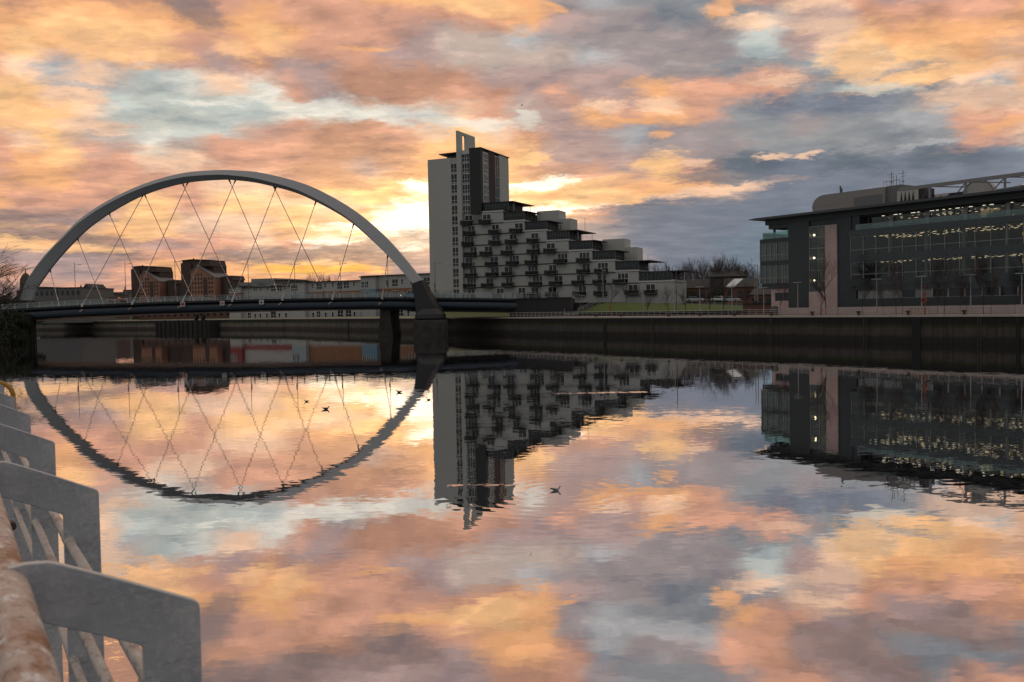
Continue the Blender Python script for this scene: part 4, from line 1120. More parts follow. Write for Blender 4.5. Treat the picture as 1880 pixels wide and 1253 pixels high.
# aerials and rail on the plant room
def aer(px, pyt, d):
    a, b = o(px, pyt, d); zb_ = pzt; m2 = MB(); m2.tube([(a, d, zb_), (a, d, b)], .05, 5)
    m2.tube([(a - .9, d, b - .5), (a + .5, d, b - .5)], .03, 4); m2.tube([(a - .5, d, b - 1.0), (a + .6, d, b - 1.0)], .03, 4); m2.tube([(a - .3, d, b - 1.9), (a + .3, d, b - 1.9)], .06, 4)
    m2.build('aerial', M_lamp, off)
aer(1636.6, 315, D1 + 2); aer(1657.8, 313, D1 + 2)
m2 = MB(); ra, rb_ = o(1622, 340, D1 + 1)[0], o(1652, 335, D1 + 1)[0]; m2.tube([(ra, D1 + 1, pzt + 1.0), (rb_, D1 + 1, pzt + 1.0)], .04, 4)
for i in range(6): xx = ra + (rb_ - ra) * i / 5; m2.tube([(xx, D1 + 1, pzt), (xx, D1 + 1, pzt + 1.0 + (.9 if i in (3, 4) else 0))], .05, 4)
m2.build('roof_rail', M_lamp, off)
a_, b_ = o(1543, 347, D1 + 1); MB().box(a_ - .15, a_ + .25, D1 + 1, D1 + 1.3, pzt, pzt + .9).ball((a_ - .1, D1 + 1.1, pzt + 1.1), .2, .2, .3).build('roof_vent', M_lamp, off)

# ================================================================== TERRACED FLATS BEHIND THE BRIDGE
ang = math.degrees(math.atan(-.55))
FT = Frame(-127.0, 413.0, ang)
M_wr = mat('white_wall', (.42, .42, .43), .8, var=.08, scale=.3); M_obr = brick('orange_brick', (.30, .135, .075), (.26, .115, .065), (.2, .15, .12), 2.2)
M_blue = mat('pale_blue_panel', (.14, .25, .36), .6, var=.06); M_redp = mat('red_panel', (.26, .05, .055), .7, var=.1)
M_pbl = mat('white_blue_panel', (.30, .36, .42), .6, var=.06)
M_roof = mat('dark_thin_roof', (.035, .03, .03), .7)
def T(px, py, d=0.0): return FT.loc(px, py, d)
WMt = [winmesh(2.0, 2.6, 2), winmesh(1.2, 2.0, 1), winmesh(3.0, 2.9, 2)]
def flats(label, p0, p1, ytop, bay, wins, low_brick=True, red=None, lowwins=(), ym=537.5):
    """block of flats between two pixel columns; bay = projecting part (p0,p1,ytop)"""
    s0_, z1 = T(p0, ytop); s1_ = T(p1, ytop)[0]; pm = (p0 + p1) / 2
    f_ = Frame(*FT.w(s0_, 0)[:2], ang); t = fthing('flats', label, 'flats', f_, 'low blocks of flats behind the bridge')
    W_ = s1_ - s0_; zm = T(pm, ym)[1]; zg = T(pm, 565)[1]
    MB().box(0, W_, 0, 9, zm, z1).build('upper_wall', M_wr, t)
    if low_brick: MB().box(.003, W_ - .003, .003, 9, zg - .5, zm - .002).build('brick_wall', M_obr, t)
    else: MB().box(.003, W_ - .003, .003, 9, zg - .5, zm - .002).build('middle_wall', M_wr, t)
    MB().box(.006, W_ - .006, .006, 9, 3.6, zg - .502).build('ground_wall', M_wr, t)
    MB().box(-.4, W_ + .3, -.9, 9.5, z1 + .003, z1 + .35).build('roof', M_roof, t)
    if red:
        a = T(red[0], 566)[0] - s0_; b = T(red[1], 566)[0] - s0_; MB().box(a, b, -.15, .2, T(pm, 569)[1], T(pm, 560)[1]).build('red_panel', M_redp, t)
    if bay:
        a = T(bay[0], 520)[0] - s0_; b = T(bay[1], 520)[0] - s0_; zb1 = T(bay[0], bay[2], -2)[1]
        MB().box(a, b, -1.8, 5, zm + .02, zb1).build('bay', M_wr, t)
        MB().box(a - .3, b + .5, -2.6, 5.5, zb1 + .003, zb1 + .4).build('bay_roof', M_roof, t)
        MB().box(a + .01, b - .01, -1.79, 4, zg - .5, zm + .015).build('bay_lower', bay[3], t); MB().box(a + .02, b - .02, -1.78, 4, 3.6, zg - .503).build('bay_base', M_wr, t)
        for fx in (.18, .42):
            for (z_, h_) in ((zm + .6, 2.8), (zm - 3.4, 2.3)):
                g, f = WMt[0]; w_ = bpy.data.objects.new('window', g); C.objects.link(w_); w_.parent = t; w_.location = (a + (b - a) * fx, -2.08, z_); 
                ff = bpy.data.objects.new('window_frame', f); C.objects.link(ff); ff.parent = w_
    for (px, k, zoff) in wins:
        g, f = WMt[k]; w_ = bpy.data.objects.new('window', g); C.objects.link(w_); w_.parent = t
        w_.location = (T(px, 520)[0] - s0_, -.28, zm + zoff); ff = bpy.data.objects.new('window_frame', f); C.objects.link(ff); ff.parent = w_
    for (px, k) in lowwins:
        g, f = WMt[k]; w_ = bpy.data.objects.new('window', g); C.objects.link(w_); w_.parent = t
        w_.location = (T(px, 570)[0] - s0_, -.30, 4.2); ff = bpy.data.objects.new('window_frame', f); C.objects.link(ff); ff.parent = w_
    return t
flats('lowest white block of flats with a red ground floor strip, beside the brick mills', 424, 537, 530.2, (425, 446, 527.5, M_redp), [(469, 0, .8), (478, 1, .8), (491, 1, .9), (502, 2, .4), (513, 2, .4), (523.5, 1, .8), (535, 1, .8)], False, (428, 540),
      [(458, 0), (469, 1), (478, 1), (490, 1), (502, 2), (513, 1), (525, 1)])
flats('white and orange block of flats with a narrow white bay, middle of the three', 537.3, 666, 520.6, (538, 564, 519, M_pbl), [(574, 1, 1.6), (586, 2, 1.0), (597, 1, 1.6), (611, 1, 1.8), (624, 2, .8), (636, 2, 1.1), (650, 1, 1.8), (664, 1, 1.8)], True, None,
      [(575, 1), (585, 0), (598, 1), (611, 1), (625, 2), (640, 2), (651, 1), (664, 1)], 535.5)
flats('white and orange block of flats with a pale blue bay, nearest the tower', 666.3, 800, 508.5, (667, 694, 509.5, M_blue), [(711, 1, 1.4), (725.5, 2, .8), (738.5, 1, 1.6), (755, 1, 1.6), (784, 2, 1), (711, 1, -3.2), (725.5, 2, -3.9), (738.5, 1, -3.2), (753, 2, -3.9)], True, None,
      [(703, 1), (719, 1), (735, 2), (750, 1), (765, 1)], 529.5)
M_shed = mat('pale_grey_sheeting', (.24, .25, .25), .7, var=.08, scale=.2)
def simple_block(name, label, cat, px0, px1, ytop, D, dep, m, roof=None, yb=None, windows=0, angle=-20, group=None, ridge=0):
    a = on_y(px0, ytop, D); f_ = Frame(a.x, a.y, angle); t = fthing(name, label, cat, f_, group)
    s1_ = f_.loc(px1, ytop)[0]; z1 = a.z
    MB().box(0, s1_, 0, dep, 3.5, z1).build('wall', m, t)
    if ridge: MB().prism([(-.3, z1), (s1_ + .3, z1), (s1_ * .5, z1 + ridge)], -.3, dep).build('roof', roof, t)
    elif roof: MB().box(-.3, s1_ + .3, -.4, dep + .3, z1 + .003, z1 + .35).build('roof', roof, t)
    for i in range(windows):
        x = s1_ * (i + .5) / windows; g, f = WMt[1]; w_ = bpy.data.objects.new('window', g); C.objects.link(w_); w_.parent = t; w_.location = (x, -.25, z1 - 3.2)
    return t
simple_block('warehouse', 'grey sheet-clad warehouse standing above the low white flats', 'warehouse', 461, 505, 512.5, 470, 30, M_shed, None)
simple_block('warehouse', 'lower grey shed left of the sheet-clad warehouse', 'warehouse', 440, 461, 519, 462, 20, M_shed, None)
simple_block('warehouse', 'dull brick shed with a flat dark roof right of the sheet-clad warehouse', 'warehouse', 505.3, 530, 516, 465, 20, mat('dull_brick', (.16, .12, .105), .85), M_roof)
simple_block('warehouse', 'flat pale shed just behind the middle flats', 'warehouse', 530, 566, 520, 455, 20, M_shed, M_roof)

# ================================================================== BRICK MILLS
M_mill = brick('mill_brick', (.44, .21, .14), (.38, .175, .12), (.26, .17, .13), 1.2); M_milld = brick('mill_brick_dark', (.105, .068, .056), (.085, .058, .05), (.05, .04, .035), 1.2)
M_slate = mat('pale_slate_roof', (.25, .225, .225), .6, var=.12, scale=.3)
def mill(label, x0_, y_top, sc, D):
    """x0_,y_top: pixel of the tall block's upper left corner; sc: pixels per unit of the drawing of the taller mill"""
    a = on_y(x0_, y_top, D); f_ = Frame(a.x, a.y, -16); t = fthing('brick_mill', label, 'mill building', f_, 'converted brick mills')
    u = sc * D / FPX; zt_ = a.z; zg = 3.6
    def x(v): return v * u
    def z(v): return zt_ - v * u
    MB().box(0, x(21.5), 0, 17, zg, z(5)).build('dark_tower_wall', M_milld, t)
    MB().box(x(21.5) + .01, x(60), 4, 16, zg, z(12)).build('rear_wall', M_milld, t)
    MB().prism([(x(1), z(4.98)), (x(1), z(.5)), (x(24), z(-.6)), (x(58), z(1.5)), (x(61.5), z(11.98)), (x(22), z(11.98)), (x(21.6), z(4.98))], 1.0, 15.5).build('top_storey', M_milld, t)
    MB().prism([(x(.4), z(.45)), (x(24), z(-.65)), (x(59), z(1.45)), (x(59), z(.6)), (x(24), z(-1.6)), (x(.4), z(-.4))], .2, 16).build('top_roof', M_roof, t)
    MB().prism([(x(21.52), zg), (x(71.8), zg), (x(71.8), z(32.6)), (x(36.6), z(10.6)), (x(21.52), z(22))], -.5, 14.5).build('brick_front', M_mill, t)
    MB().prism([(x(35.6), z(10.6)), (x(72.8), z(33.8)), (x(72.8), z(32.2)), (x(36.6), z(9.2))], -1.0, 15.2).build('sloping_roof', M_slate, t)
    MB().prism([(x(21.0), z(22.4)), (x(36.5), z(10.7)), (x(36.5), z(9.3)), (x(20.8), z(21.2))], -1.0, 6).build('sloping_roof', M_slate, t)
    MB().box(x(71.82), x(84), 5, 14, zg, z(31)).build('side_wall', M_milld, t)
    MB().box(x(84.02), x(101), 3, 14, zg, z(31)).build('end_wing', M_milld, t)
    MB().prism([(x(83), z(30.9)), (x(99), z(30)), (x(103), z(38)), (x(101), z(38))], 2.6, 14.4).build('end_wing_roof', M_milld, t)
    MB().box(x(48), x(56), -.65, .2, zg, z(33)).build('loading_bay', M_milld, t)
    for r_ in range(5):
        for c_ in (25, 31, 38, 44, 60, 66):
            zz = z(27 + 7.8 * r_)
            if r_ == 0 and (c_ > 50 or c_ < 28): continue
            MB().box(x(c_) - .42, x(c_) + .42, -.58, .1, zz - .75, zz + .65).build('window', M_win, t)
    MB().box(x(21.6), x(71.7), -.62, 0, z(41.5), z(41)).build('stone_band', M_milld, t)
    MB().tube([(x(18), 4, z(0)), (x(18), 4, z(-4))], .35, 6).build('vent_pipe', M_milld, t)
    return t
mill('taller dark topped brick mill with a pale sloping roof', 331.5, 478.5, 1.0, 494)
mill('smaller dark topped brick mill with a pale sloping roof, left of the taller one', 240.0, 490.2, .86, 514)
simple_block('brick_link', 'low brick building under the bridge between the mill feet and the river', 'brick building', 255, 425, 570, 440, 10, mat('maroon_brick', (.13, .07, .06), .85, var=.3), M_roof, windows=14, angle=-12)

# ================================================================== LEFT SKYLINE
M_gry = mat('grey_city_wall', (.155, .15, .15), .8, var=.15, scale=.15); M_dkr = mat('slate_dark', (.06, .058, .06), .7)
simple_block('city_building', 'long grey flat-topped building behind the left arch foot', 'building', 62, 148, 530.5, 420, 30, M_gry, M_dkr, windows=9, angle=-4)
simple_block('city_building', 'darker upper block rising behind the long grey building', 'building', 70, 85, 527, 450, 20, M_dkr, None, angle=-4)
simple_block('city_building', 'grey house with a pitched slate roof under the small spire', 'building', 149, 168, 534, 470, 16, M_gry, M_dkr, windows=3, angle=-6, ridge=3.5)
for (a, b, yt, D, lb) in ((168, 187, 540, 500, 'low brown building right of the slate roofed house'), (187, 212, 541.5, 540, 'low dull red roofed row in the left distance'), (206, 228, 538, 560, 'low pale building left of the smaller mill'), (226, 242, 533.5, 600, 'pale gabled building touching the smaller mill')):
    simple_block('city_building', lb, 'building', a, b, yt, D, 14, mat('town_wall_%d' % a, random.choice([(.2, .15, .13), (.13, .09, .08), (.24, .24, .25), (.2, .18, .17)]), .8), M_dkr, windows=3, angle=-8)
# spire
p = on_y(148.5, 523, 480); t = thing('church_spire', 'small dark spire above the slate roofed house', 'spire', (p.x, 480, 4))
MB().tube([(0, 0, 0), (0, 0, p.z - 9), (0, 0, p.z - 8.5), (0, 0, p.z - 4)], [1.3, 1.3, 1.7, .1], 8, False).build('spire', M_dkr, t)
# domed church tower
p = on_y(46.5, 492, 520); t = thing('church_tower', 'dark domed church tower on the far left skyline', 'church tower', (p.x, 520, 4)); H = p.z - 4
M_tow = mat('sooty_stone', (.085, .07, .062), .85)
MB().box(-3.6, 3.6, -3.6, 3.6, 0, H - 13).build('tower_base', M_tow, t)
MB().tube([(0, 0, H - 13), (0, 0, H - 12.4), (0, 0, H - 9)], [4.1, 3.3, 3.1], 10, False).build('drum', M_tow, t)
MB().tube([(0, 0, H - 9), (0, 0, H - 8.7), (0, 0, H - 6.5), (0, 0, H - 4.4), (0, 0, H - 3.2), (0, 0, H - 3)], [3.5, 3.1, 2.9, 2.0, .9, .6], 12).build('dome', M_tow, t)
MB().tube([(0, 0, H - 3), (0, 0, H)], [.35, .08], 6).tube([(-.6, 0, H - 1.1), (.6, 0, H - 1.1)], .08, 5).build('finial', M_tow, t)
p = on_y(238, 527, 520)

# old jetty on the far bank
p0 = q_at(305); p1 = q_at(404); ang_j = math.degrees(math.atan2(p1.y - p0.y, p1.x - p0.x))
FJ = Frame(p0.x, p0.y, ang_j); t = fthing('old_jetty', 'black derelict timber jetty projecting from the far quay under the bridge', 'jetty', FJ); Lj = (p1 - p0).length
M_tim = mat('wet_black_timber', (.016, .015, .014), .8, var=.4)
MB().box(0, Lj, -5, -.3, -1, TOP - .35).build('jetty_wall', M_tim, t); m_ = MB()
for i in range(12): x = Lj * (i + .5) / 12; m_ = MB(); m_.tube([(x + .35 * math.sin(i * 5.1), -5.1, -1.5), (x + .35 * math.sin(i * 5.1), -5.1, TOP - .5 + .22 * (i % 3))], .3 + .08 * (i % 2), 7); m_.build('timber_pile', M_tim, t)
for dx in (.70, .82): MB().bar((Lj * dx, -3, TOP - .4), (Lj * dx + 1.2, -3, TOP + 3.0 - dx), 1.2, 1.0).build('leaning_beam', M_tim, t)

# ================================================================== TREES
M_bark = mat('bare_bark', (.055, .042, .036), .9, var=.2); M_twig = mat('bare_twigs', (.085, .062, .052), .9, var=.15)
def tree_mesh(seed, H, spread=.55, levels=5, up=.25, r0=.022, first=.28, wide=1.0):
    rr = random.Random(seed); tr = MB(); tw = MB()
    def grow(p, d, L_, r, lv):
        n_ = 3 if lv < 3 else 2; pts_ = [p]; q = p.copy(); dd = d.copy()
        for i in range(n_):
            dd = (dd + Vector((rr.uniform(-1, 1), rr.uniform(-1, 1), rr.uniform(-.5, 1) * up * 2)) * .13).normalized(); q = q + dd * (L_ / n_); pts_.append(q.copy())
        rs = [r * (1 - .45 * i / n_) for i in range(n_ + 1)]
        (tr if lv < 3 else tw).tube(pts_, rs, 6 if lv < 2 else (4 if lv < 3 else 3), True, lv == levels)
        if lv >= levels: return
        kids = (5 if lv == 0 else (4 if lv < 3 else 3)); 
        for k in range(kids):
            u = first + (1 - first) * (k + rr.random()) / kids if lv == 0 else .25 + .75 * (k + rr.random()) / kids
            i = min(int(u * n_), n_ - 1); b = pts_[i].lerp(pts_[i + 1], u * n_ - i)
            a = rr.uniform(0, 6.28); sid_ = Vector((math.cos(a), math.sin(a), 0)) * wide; nd = (dd * (1 - spread) + sid_ * spread + Vector((0, 0, up * .5))).normalized()
            grow(b, nd, L_ * rr.uniform(.5, .72), r * .5, lv + 1)
        grow(q, dd, L_ * .6, r * .55, lv + 1)
    grow(Vector((0, 0, 0)), Vector((0, 0, 1)), H * .46, H * r0, 0)
    a = tr.mesh('trunk'); a.materials.append(M_bark); b = tw.mesh('crown'); b.materials.append(M_twig); return a, b
TM = [tree_mesh(s_, 10, sp_, 5, up_, .017) for s_, sp_, up_ in ((1, .55, .3), (2, .48, .5), (3, .62, .25), (4, .42, .6))]
TMs = [tree_mesh(s_, 10, .5, 4, .4, .012, .4) for s_ in (11, 12, 13)]
def tree(label, x, y, z, H, k, rz, group=None, meshes=None, name='bare_tree', sx=1.0):
    a, b = (meshes or TM)[k]; t = thing(name, label, 'tree', (x, y, z), rz, group); t.scale = (H / 10 * sx, H / 10 * sx, H / 10)
    for nm, me in (('trunk', a), ('crown', b)):
        o_ = bpy.data.objects.new(nm, me); C.objects.link(o_); o_.parent = t
    return t
rr = random.Random(21)
g1 = 'bare trees in the wood between the apartment block and the office'
for i, (px, yt, D) in enumerate(((1212, 484, 330), (1229, 481, 320), (1262, 483, 300), (1275, 477, 310), (1290, 479, 295), (1300, 476, 318), (1312, 472, 300), (1322, 468, 290), (1334, 476, 305), (1346, 479, 290), (1356, 482, 312), (1385, 478, 270), (1376, 490, 285), (1250, 492, 315), (1268, 488, 290), (1396, 486, 280), (1284, 484, 330), (1306, 484, 340), (1328, 480, 335), (1340, 488, 330))):
    p = on_y(px, yt, D); tree('bare winter tree %s' % ('just behind the right end of the apartment block' if px < 1235 else ('in the dense wood behind the parked cars' if px < 1365 else 'beside the left end of the office building')), p.x, D, 5, p.z - 5, rr.randrange(4), rr.uniform(0, 6), g1 if 1235 < px < 1365 else ('bare trees behind the apartment block end' if px < 1235 else 'bare trees beside the office'), sx=.8)
for px, yt in ((574, 503), (583, 505), (592, 504), (600, 508), (607, 510)):
    p = on_y(px, yt, 440); tree('bare tree in the clump rising behind the middle flats', p.x, 440, 5, p.z - 5, rr.randrange(4), rr.uniform(0, 6), 'bare trees behind the flats', sx=.7)
# near tree at the left edge
t = tree('large bare tree reaching in from the left edge of the picture', on_y(-45, 560, 150).x, 150, 4.2, 18, 2, 1.1, sx=1.5)
t = tree('tangled smaller bare tree in front of the left end of the bridge', on_y(4, 560, 190).x, 190, 6, 9.5, 0, 2.0, sx=1.3)
# street trees in front of the office, standing on the quay pavement
M_tie = None
k = 0
for i, px in enumerate((1433, 1507, 1517, 1584, 1622, 1646, 1658, 1722, 1734, 1763, 1776, 1806, 1820, 1864)):
    p = q_at(px, 4.2 + (i % 3)); H = (7.2, 5.4, 9.6)[k % 3] if px != 1517 else 11.0; k += 1
    lb = 'thin bare street tree on the quay in front of the office building' if px != 1517 else 'tallest bare street tree, in front of the pink stone pier of the office'
    tree(lb, p.x, p.y, TOP, H, rr.randrange(3), rr.uniform(0, 6), 'street trees in front of the office' if px != 1517 else None, TMs, 'street_tree', sx=.55 if px != 1517 else .8)
for px, H in ((1228, 6.5), (1260, 6.0), (1304, 8.5), (1329, 8.0), (1190, 4.5), (1365, 6.5)):
    p = q_at(px, 12); tree('small bare tree on the lawn beside the quay path', p.x, p.y, TOP, H, rr.randrange(3), rr.uniform(0, 6), 'small trees on the lawn', TMs, 'street_tree', sx=.9)
for px, D, H in ((802, 262, 6), (815, 262, 5), (826, 261, 5.5), (905, 255, 4.5), (1122, 238, 6.5), (1150, 236, 6), (1176, 234, 5.5)):
    p = on_y(px, 545, D); tree('small bare tree at the foot of the apartment block', p.x, D, 6.6, H, rr.randrange(3), rr.uniform(0, 6), 'small trees at the foot of the apartments', TMs, 'street_tree', sx=1.1)
def bush_mesh(seed, n_=900, size=.35):
    r_ = random.Random(seed); m_ = MB()
    lobes = [(Vector((r_.uniform(-.6, .6), r_.uniform(-.5, .5), r_.uniform(.2, .75))), r_.uniform(.28, .5)) for _ in range(7)]
    for _ in range(n_):
        c, rad = lobes[r_.randrange(7)]; v = Vector((r_.gauss(0, 1), r_.gauss(0, 1), r_.gauss(0, 1))).normalized() * rad * r_.uniform(.55, 1.05); p = c + v
        if p.z < 0: p.z = -p.z * .3
        a = Vector((r_.gauss(0, 1), r_.gauss(0, 1), r_.gauss(0, 1))).normalized(); b = a.cross(Vector((r_.gauss(0, 1), r_.gauss(0, 1), 1))).normalized(); s_ = size * r_.uniform(.1, .26)
        m_.add([p - a * s_, p + b * s_ * .6, p + a * s_, p - b * s_ * .6], [(0, 1, 2, 3)])
    return m_.mesh('foliage')
M_leaf = mat('dark_leaves', (.035, .040, .022), .8, var=.5, scale=2.5, c2=(.06, .035, .025), f2=.6, s2=1.5)
BM = [bush_mesh(s_) for s_ in (1, 2)]; BM[0].materials.append(M_leaf); BM[1].materials.append(M_leaf)
def bush(label, x, y, z, sx, sy, sz, k, group=None):
    t = thing('bush', label, 'bush', (x, y, z), 0, group); t.scale = (sx, sy, sz)
    o_ = bpy.data.objects.new('foliage', BM[k]); C.objects.link(o_); o_.parent = t
    m_ = MB(); r_ = random.Random(k)
    for i in range(6): m_.tube([(0, 0, 0), (r_.uniform(-.5, .5), r_.uniform(-.4, .4), .6)], [.03, .01], 4)
    if k not in STEM: STEM[k] = m_.mesh('stem'); STEM[k].materials.append(M_bark)
    o_ = bpy.data.objects.new('stem', STEM[k]); C.objects.link(o_); o_.parent = t; return t
STEM = {}
for i, (px, py, D, s_, h) in enumerate(((12, 600, 219, 4.6, 5.2), (30, 612, 219, 3.4, 4.6), (6, 625, 218, 3.2, 4.0), (22, 580, 219, 5.5, 4.0), (44, 578, 219.5, 3.0, 3.0), (22, 640, 216.5, 2.4, 3.0))):
    p = on_y(px, py, D); bush('dark shrub overhanging the left abutment of the bridge', p.x, D, p.z - h / 2 - .6, s_, 2.2, h, i % 2, 'shrubs on the left abutment')
for px, D, w_, h in ((2, 262, 9, 7.5), (16, 268, 10, 8.5), (30, 262, 8, 7), (48, 275, 7, 8), (60, 270, 6, 6.5)):
    p = on_y(px, 560, D); bush('dark shrubbery behind the left end of the bridge', p.x, D, 4.5, w_, 5, h, (px // 2) % 2, 'shrubbery behind the bridge end')
for px in (1240, 1262, 1300, 1345, 1362):
    p = on_y(px, 545, 255); bush('dark hedge along the street behind the lawn', p.x, 262, 5.8, 8, 3, 4.6, px % 2, 'hedges behind the lawn')
tag(MB().prism([(-230, 246), (on_y(60, 560, 246).x, 246), (on_y(58, 560, 400).x, 400), (-330, 400)], 3, 6.8, 'z').build('far_embankment', M_ground), kind='structure')

# ================================================================== HOUSES ON THE RIGHT BANK
M_hbr = brick('house_brick', (.20, .085, .06), (.17, .07, .05), (.12, .1, .09), 1.5); M_hroof = mat('house_roof_dark', (.045, .043, .045), .7, var=.2)
M_hbr2 = mat('house_dark_wall', (.05, .045, .043), .85)
def house(label, px0, px1, ytop_eave, yridge, D, m, angle=-25, dep=9, extra=None):
    a = on_y(px0, ytop_eave, D); f_ = Frame(a.x, a.y, angle); t = fthing('brick_house', label, 'house', f_, None); s1_ = f_.loc(px1, ytop_eave)[0]; ze = a.z; zr_ = f_.loc((px0 + px1) / 2, yridge, dep / 2)[1]
    MB().box(0, s1_, 0, dep, 4, ze).build('wall', m, t)
    MB().add([(-.3, -.5, ze - .1), (s1_ + .3, -.5, ze - .1), (s1_ + .3, dep / 2, zr_), (-.3, dep / 2, zr_), (s1_ + .3, dep + .5, ze - .1), (-.3, dep + .5, ze - .1)], [(0, 1, 2, 3), (3, 2, 4, 5), (0, 3, 5), (1, 4, 2), (0, 5, 4, 1)]).build('roof', M_hroof, t)
    for i in range(3):
        g, f = WMt[1]; w_ = bpy.data.objects.new('window', g); C.objects.link(w_); w_.parent = t; w_.location = (s1_ * (.2 + .3 * i), -.26, ze - 3.0)
    if extra:
        A_ = extra; vs = [(s1_ * A_[0], -.45, ze + .05), (s1_ * A_[1], -.45, ze + .05), (s1_ * (A_[1] + .25), dep / 2 * .86, ze + (zr_ - ze) * .93), (s1_ * (A_[0] + .25), dep / 2 * .86, ze + (zr_ - ze) * .93)]
        MB().add(vs + [(v[0], v[1] + .1, v[2] - .3) for v in vs], [(0, 1, 2, 3), (7, 6, 5, 4), (0, 4, 5, 1), (1, 5, 6, 2), (2, 6, 7, 3), (3, 7, 4, 0)]).build('rooflight_panel', mat('bright_roof_panel', (.72, .74, .75), .3), t)
    return t
house('low dark roofed house right of the apartment block end', 1253, 1300, 529, 513, 262, M_hbr, -15)
house('tall dark house among the trees behind the parked cars', 1304, 1372, 508, 499, 285, M_hbr2, -12, 12)
house('brick house with a bright pale panel on its dark roof', 1330, 1388, 527, 511, 238, M_hbr, -18, 9, (.03, .32))
house('small red brick house with a pale bargeboard at the office corner', 1376, 1420, 541, 530, 228, M_hbr, -35, 8)
p = q_at(1366, 16); f_ = Frame(p.x, p.y, -50); t = fthing('garden_wall', 'low red brick wall with hedge top beside the office entrance', 'wall', f_)
MB().box(0, 9.5, 0, .4, TOP, TOP + 1.9).build('wall', M_hbr, t); MB().box(-.1, 9.6, -.1, .5, TOP + 1.903, TOP + 2.2).build('hedge_top', M_leaf, t)
# standing bin at the office base
p = q_at(1423, 6); t = thing('litter_bin', 'dark rounded litter bin on the pavement at the office corner', 'bin', (p.x, p.y, TOP), R(-50))
MB().box(-.5, .5, -.4, .4, 0, 1.1).build('body', M_lamp, t, .08); MB().tube([(0, -.4, 1.1), (0, .4, 1.1)], .5, 12).build('hood', M_lamp, t)

# ================================================================== LAMP POSTS, FLAGPOLES, LIFEBUOY
M_lpole = mat('pale_lamp_pole', (.36, .35, .34), .5, .3, var=.05)
def tlamp(label, px, yt, yb, D, head='T', group=None, m=None, r=.09):
    a = on_y(px, yt, D); b = on_y(px, yb, D); t = thing('street_lamp', label, 'lamp post', (a.x, D, b.z), R(-55), group); H = a.z - b.z; m = m or M_lpole
    MB().tube([(0, 0, 0), (0, 0, H * .2), (0, 0, H)], [r * 1.2, r, r * .7], 7).build('pole', m, t)
    if head == 'T': MB().box(-.85, .85, -.16, .16, H, H + .12).build('lamp_head', m, t)
    elif head == 'two':
        MB().ball((-.75, 0, H + .1), .35, .3, .16, 8, 5).build('lamp_head', m, t); MB().ball((.75, 0, H - .5), .35, .3, .16, 8, 5).build('lamp_head', m, t); MB().bar((-.8, 0, H - .1), (.8, 0, H - .6), .05, .05).build('arm', m, t)
    return t
go = 'lamp posts on the quay in front of the office'
for i, (px, yt) in enumerate(((1464.6, 519.5), (1609.7, 513.5), (1692, 508.5), (1782, 505.5), (1876, 503))):
    p = q_at(px, 5.5); tlamp('grey T-headed lamp post in front of the office, %s of five from the left' % ordn[i], px, yt, CY if False else FO and (on_y and 576), p.y, 'T', go)
for px, yt, yb, D, hd, lb in ((1106.5, 494, 551, 224, 'two', 'tall pale lamp post at the head of the stairs by the apartment block'), (1181.8, 532.8, 572, 196, 'T', 'short T-headed lamp at the left end of the lawn'), (1237.5, 520, 574, 180, 'two', 'pale two-headed lamp at the right end of the apartment block'),
                          (1284.5, 527.5, 572, 176, 'T', 'pale T-headed lamp in the middle of the lawn'), (1343.6, 527.5, 572, 168, 'T', 'pale T-headed lamp near the right end of the lawn'), (1402, 529, 574, 160, 'T', 'lamp post at the left corner of the office'), (1296, 529, 552, 215, 'T', 'distant dark lamp behind the lawn')):
    tlamp(lb, px, yt, yb, D, hd, m=M_lpole if 'dark' not in lb else M_lamp)
tlamp('dark slender mast beside the two-headed lamp', 1241, 487, 574, 180, 'none', m=M_lamp)
for px, lb in ((1385.8, 'left of the pair of flagpoles by the office'), (1390.2, 'right of the pair of flagpoles by the office')):
    a = on_y(px, 487, 190); b = on_y(px, 553, 190); t = thing('flagpole', 'slim pale flagpole, ' + lb, 'flagpole', (a.x, 190, b.z)); MB().tube([(0, 0, 0), (0, 0, a.z - b.z)], [.12, .07], 6).build('pole', M_railp, t); MB().ball((0, 0, a.z - b.z), .14, .14, .14).build('finial', M_railp, t)
M_org = mat('lifebuoy_orange', (.26, .06, .03), .5, var=.1); M_yel = mat('yellow_paint', (.50, .26, .03), .5, var=.15, c2=(.24, .11, .03), f2=.62, s2=6)
p = q_at(1698.5, 1.5); t = thing('lifebuoy_post', 'orange lifebuoy on a post on the quay in front of the office', 'lifebuoy', (p.x, p.y, TOP), R(-55))
MB().tube([(0, 0, 0), (0, 0, 4.4)], .08, 6).build('post', M_org, t)
MB().tube([(.36 * math.cos(a), -.15, 2.1 + .36 * math.sin(a)) for a in [2 * math.pi * k / 18 for k in range(19)]], .11, 8).build('lifebuoy', M_org, t)
MB().box(-.22, .22, -.1, .02, 2.7, 3.1).build('board', M_org, t)
p = q_at(1692, 1.5); t = thing('safety_gate', 'yellow ladder gate in the quay railing below the orange lifebuoy', 'gate', (p.x, p.y, TOP), R(-55)); m_ = MB()
for i in range(7): m_.tube([(-1.7 + i * .55, -.6, 0), (-1.7 + i * .55, -.6, 1.0)], .05, 5)
m_.tube([(-1.7, -.6, 1.02), (1.6, -.6, 1.02)], .05, 5).build('gate_bars', M_yel, t)
p = q_at(1122, 6); t = thing('lifebuoy_post', 'small orange lifebuoy on a post in front of the lawn', 'lifebuoy', (p.x, p.y, TOP), R(-55))
MB().tube([(0, 0, 0), (0, 0, 3.2)], .06, 6).build('post', M_rust, t)
MB().tube([(.3 * math.cos(a), -.12, 2.0 + .3 * math.sin(a)) for a in [2 * math.pi * k / 18 for k in range(19)]], .09, 8).build('lifebuoy', M_org, t)
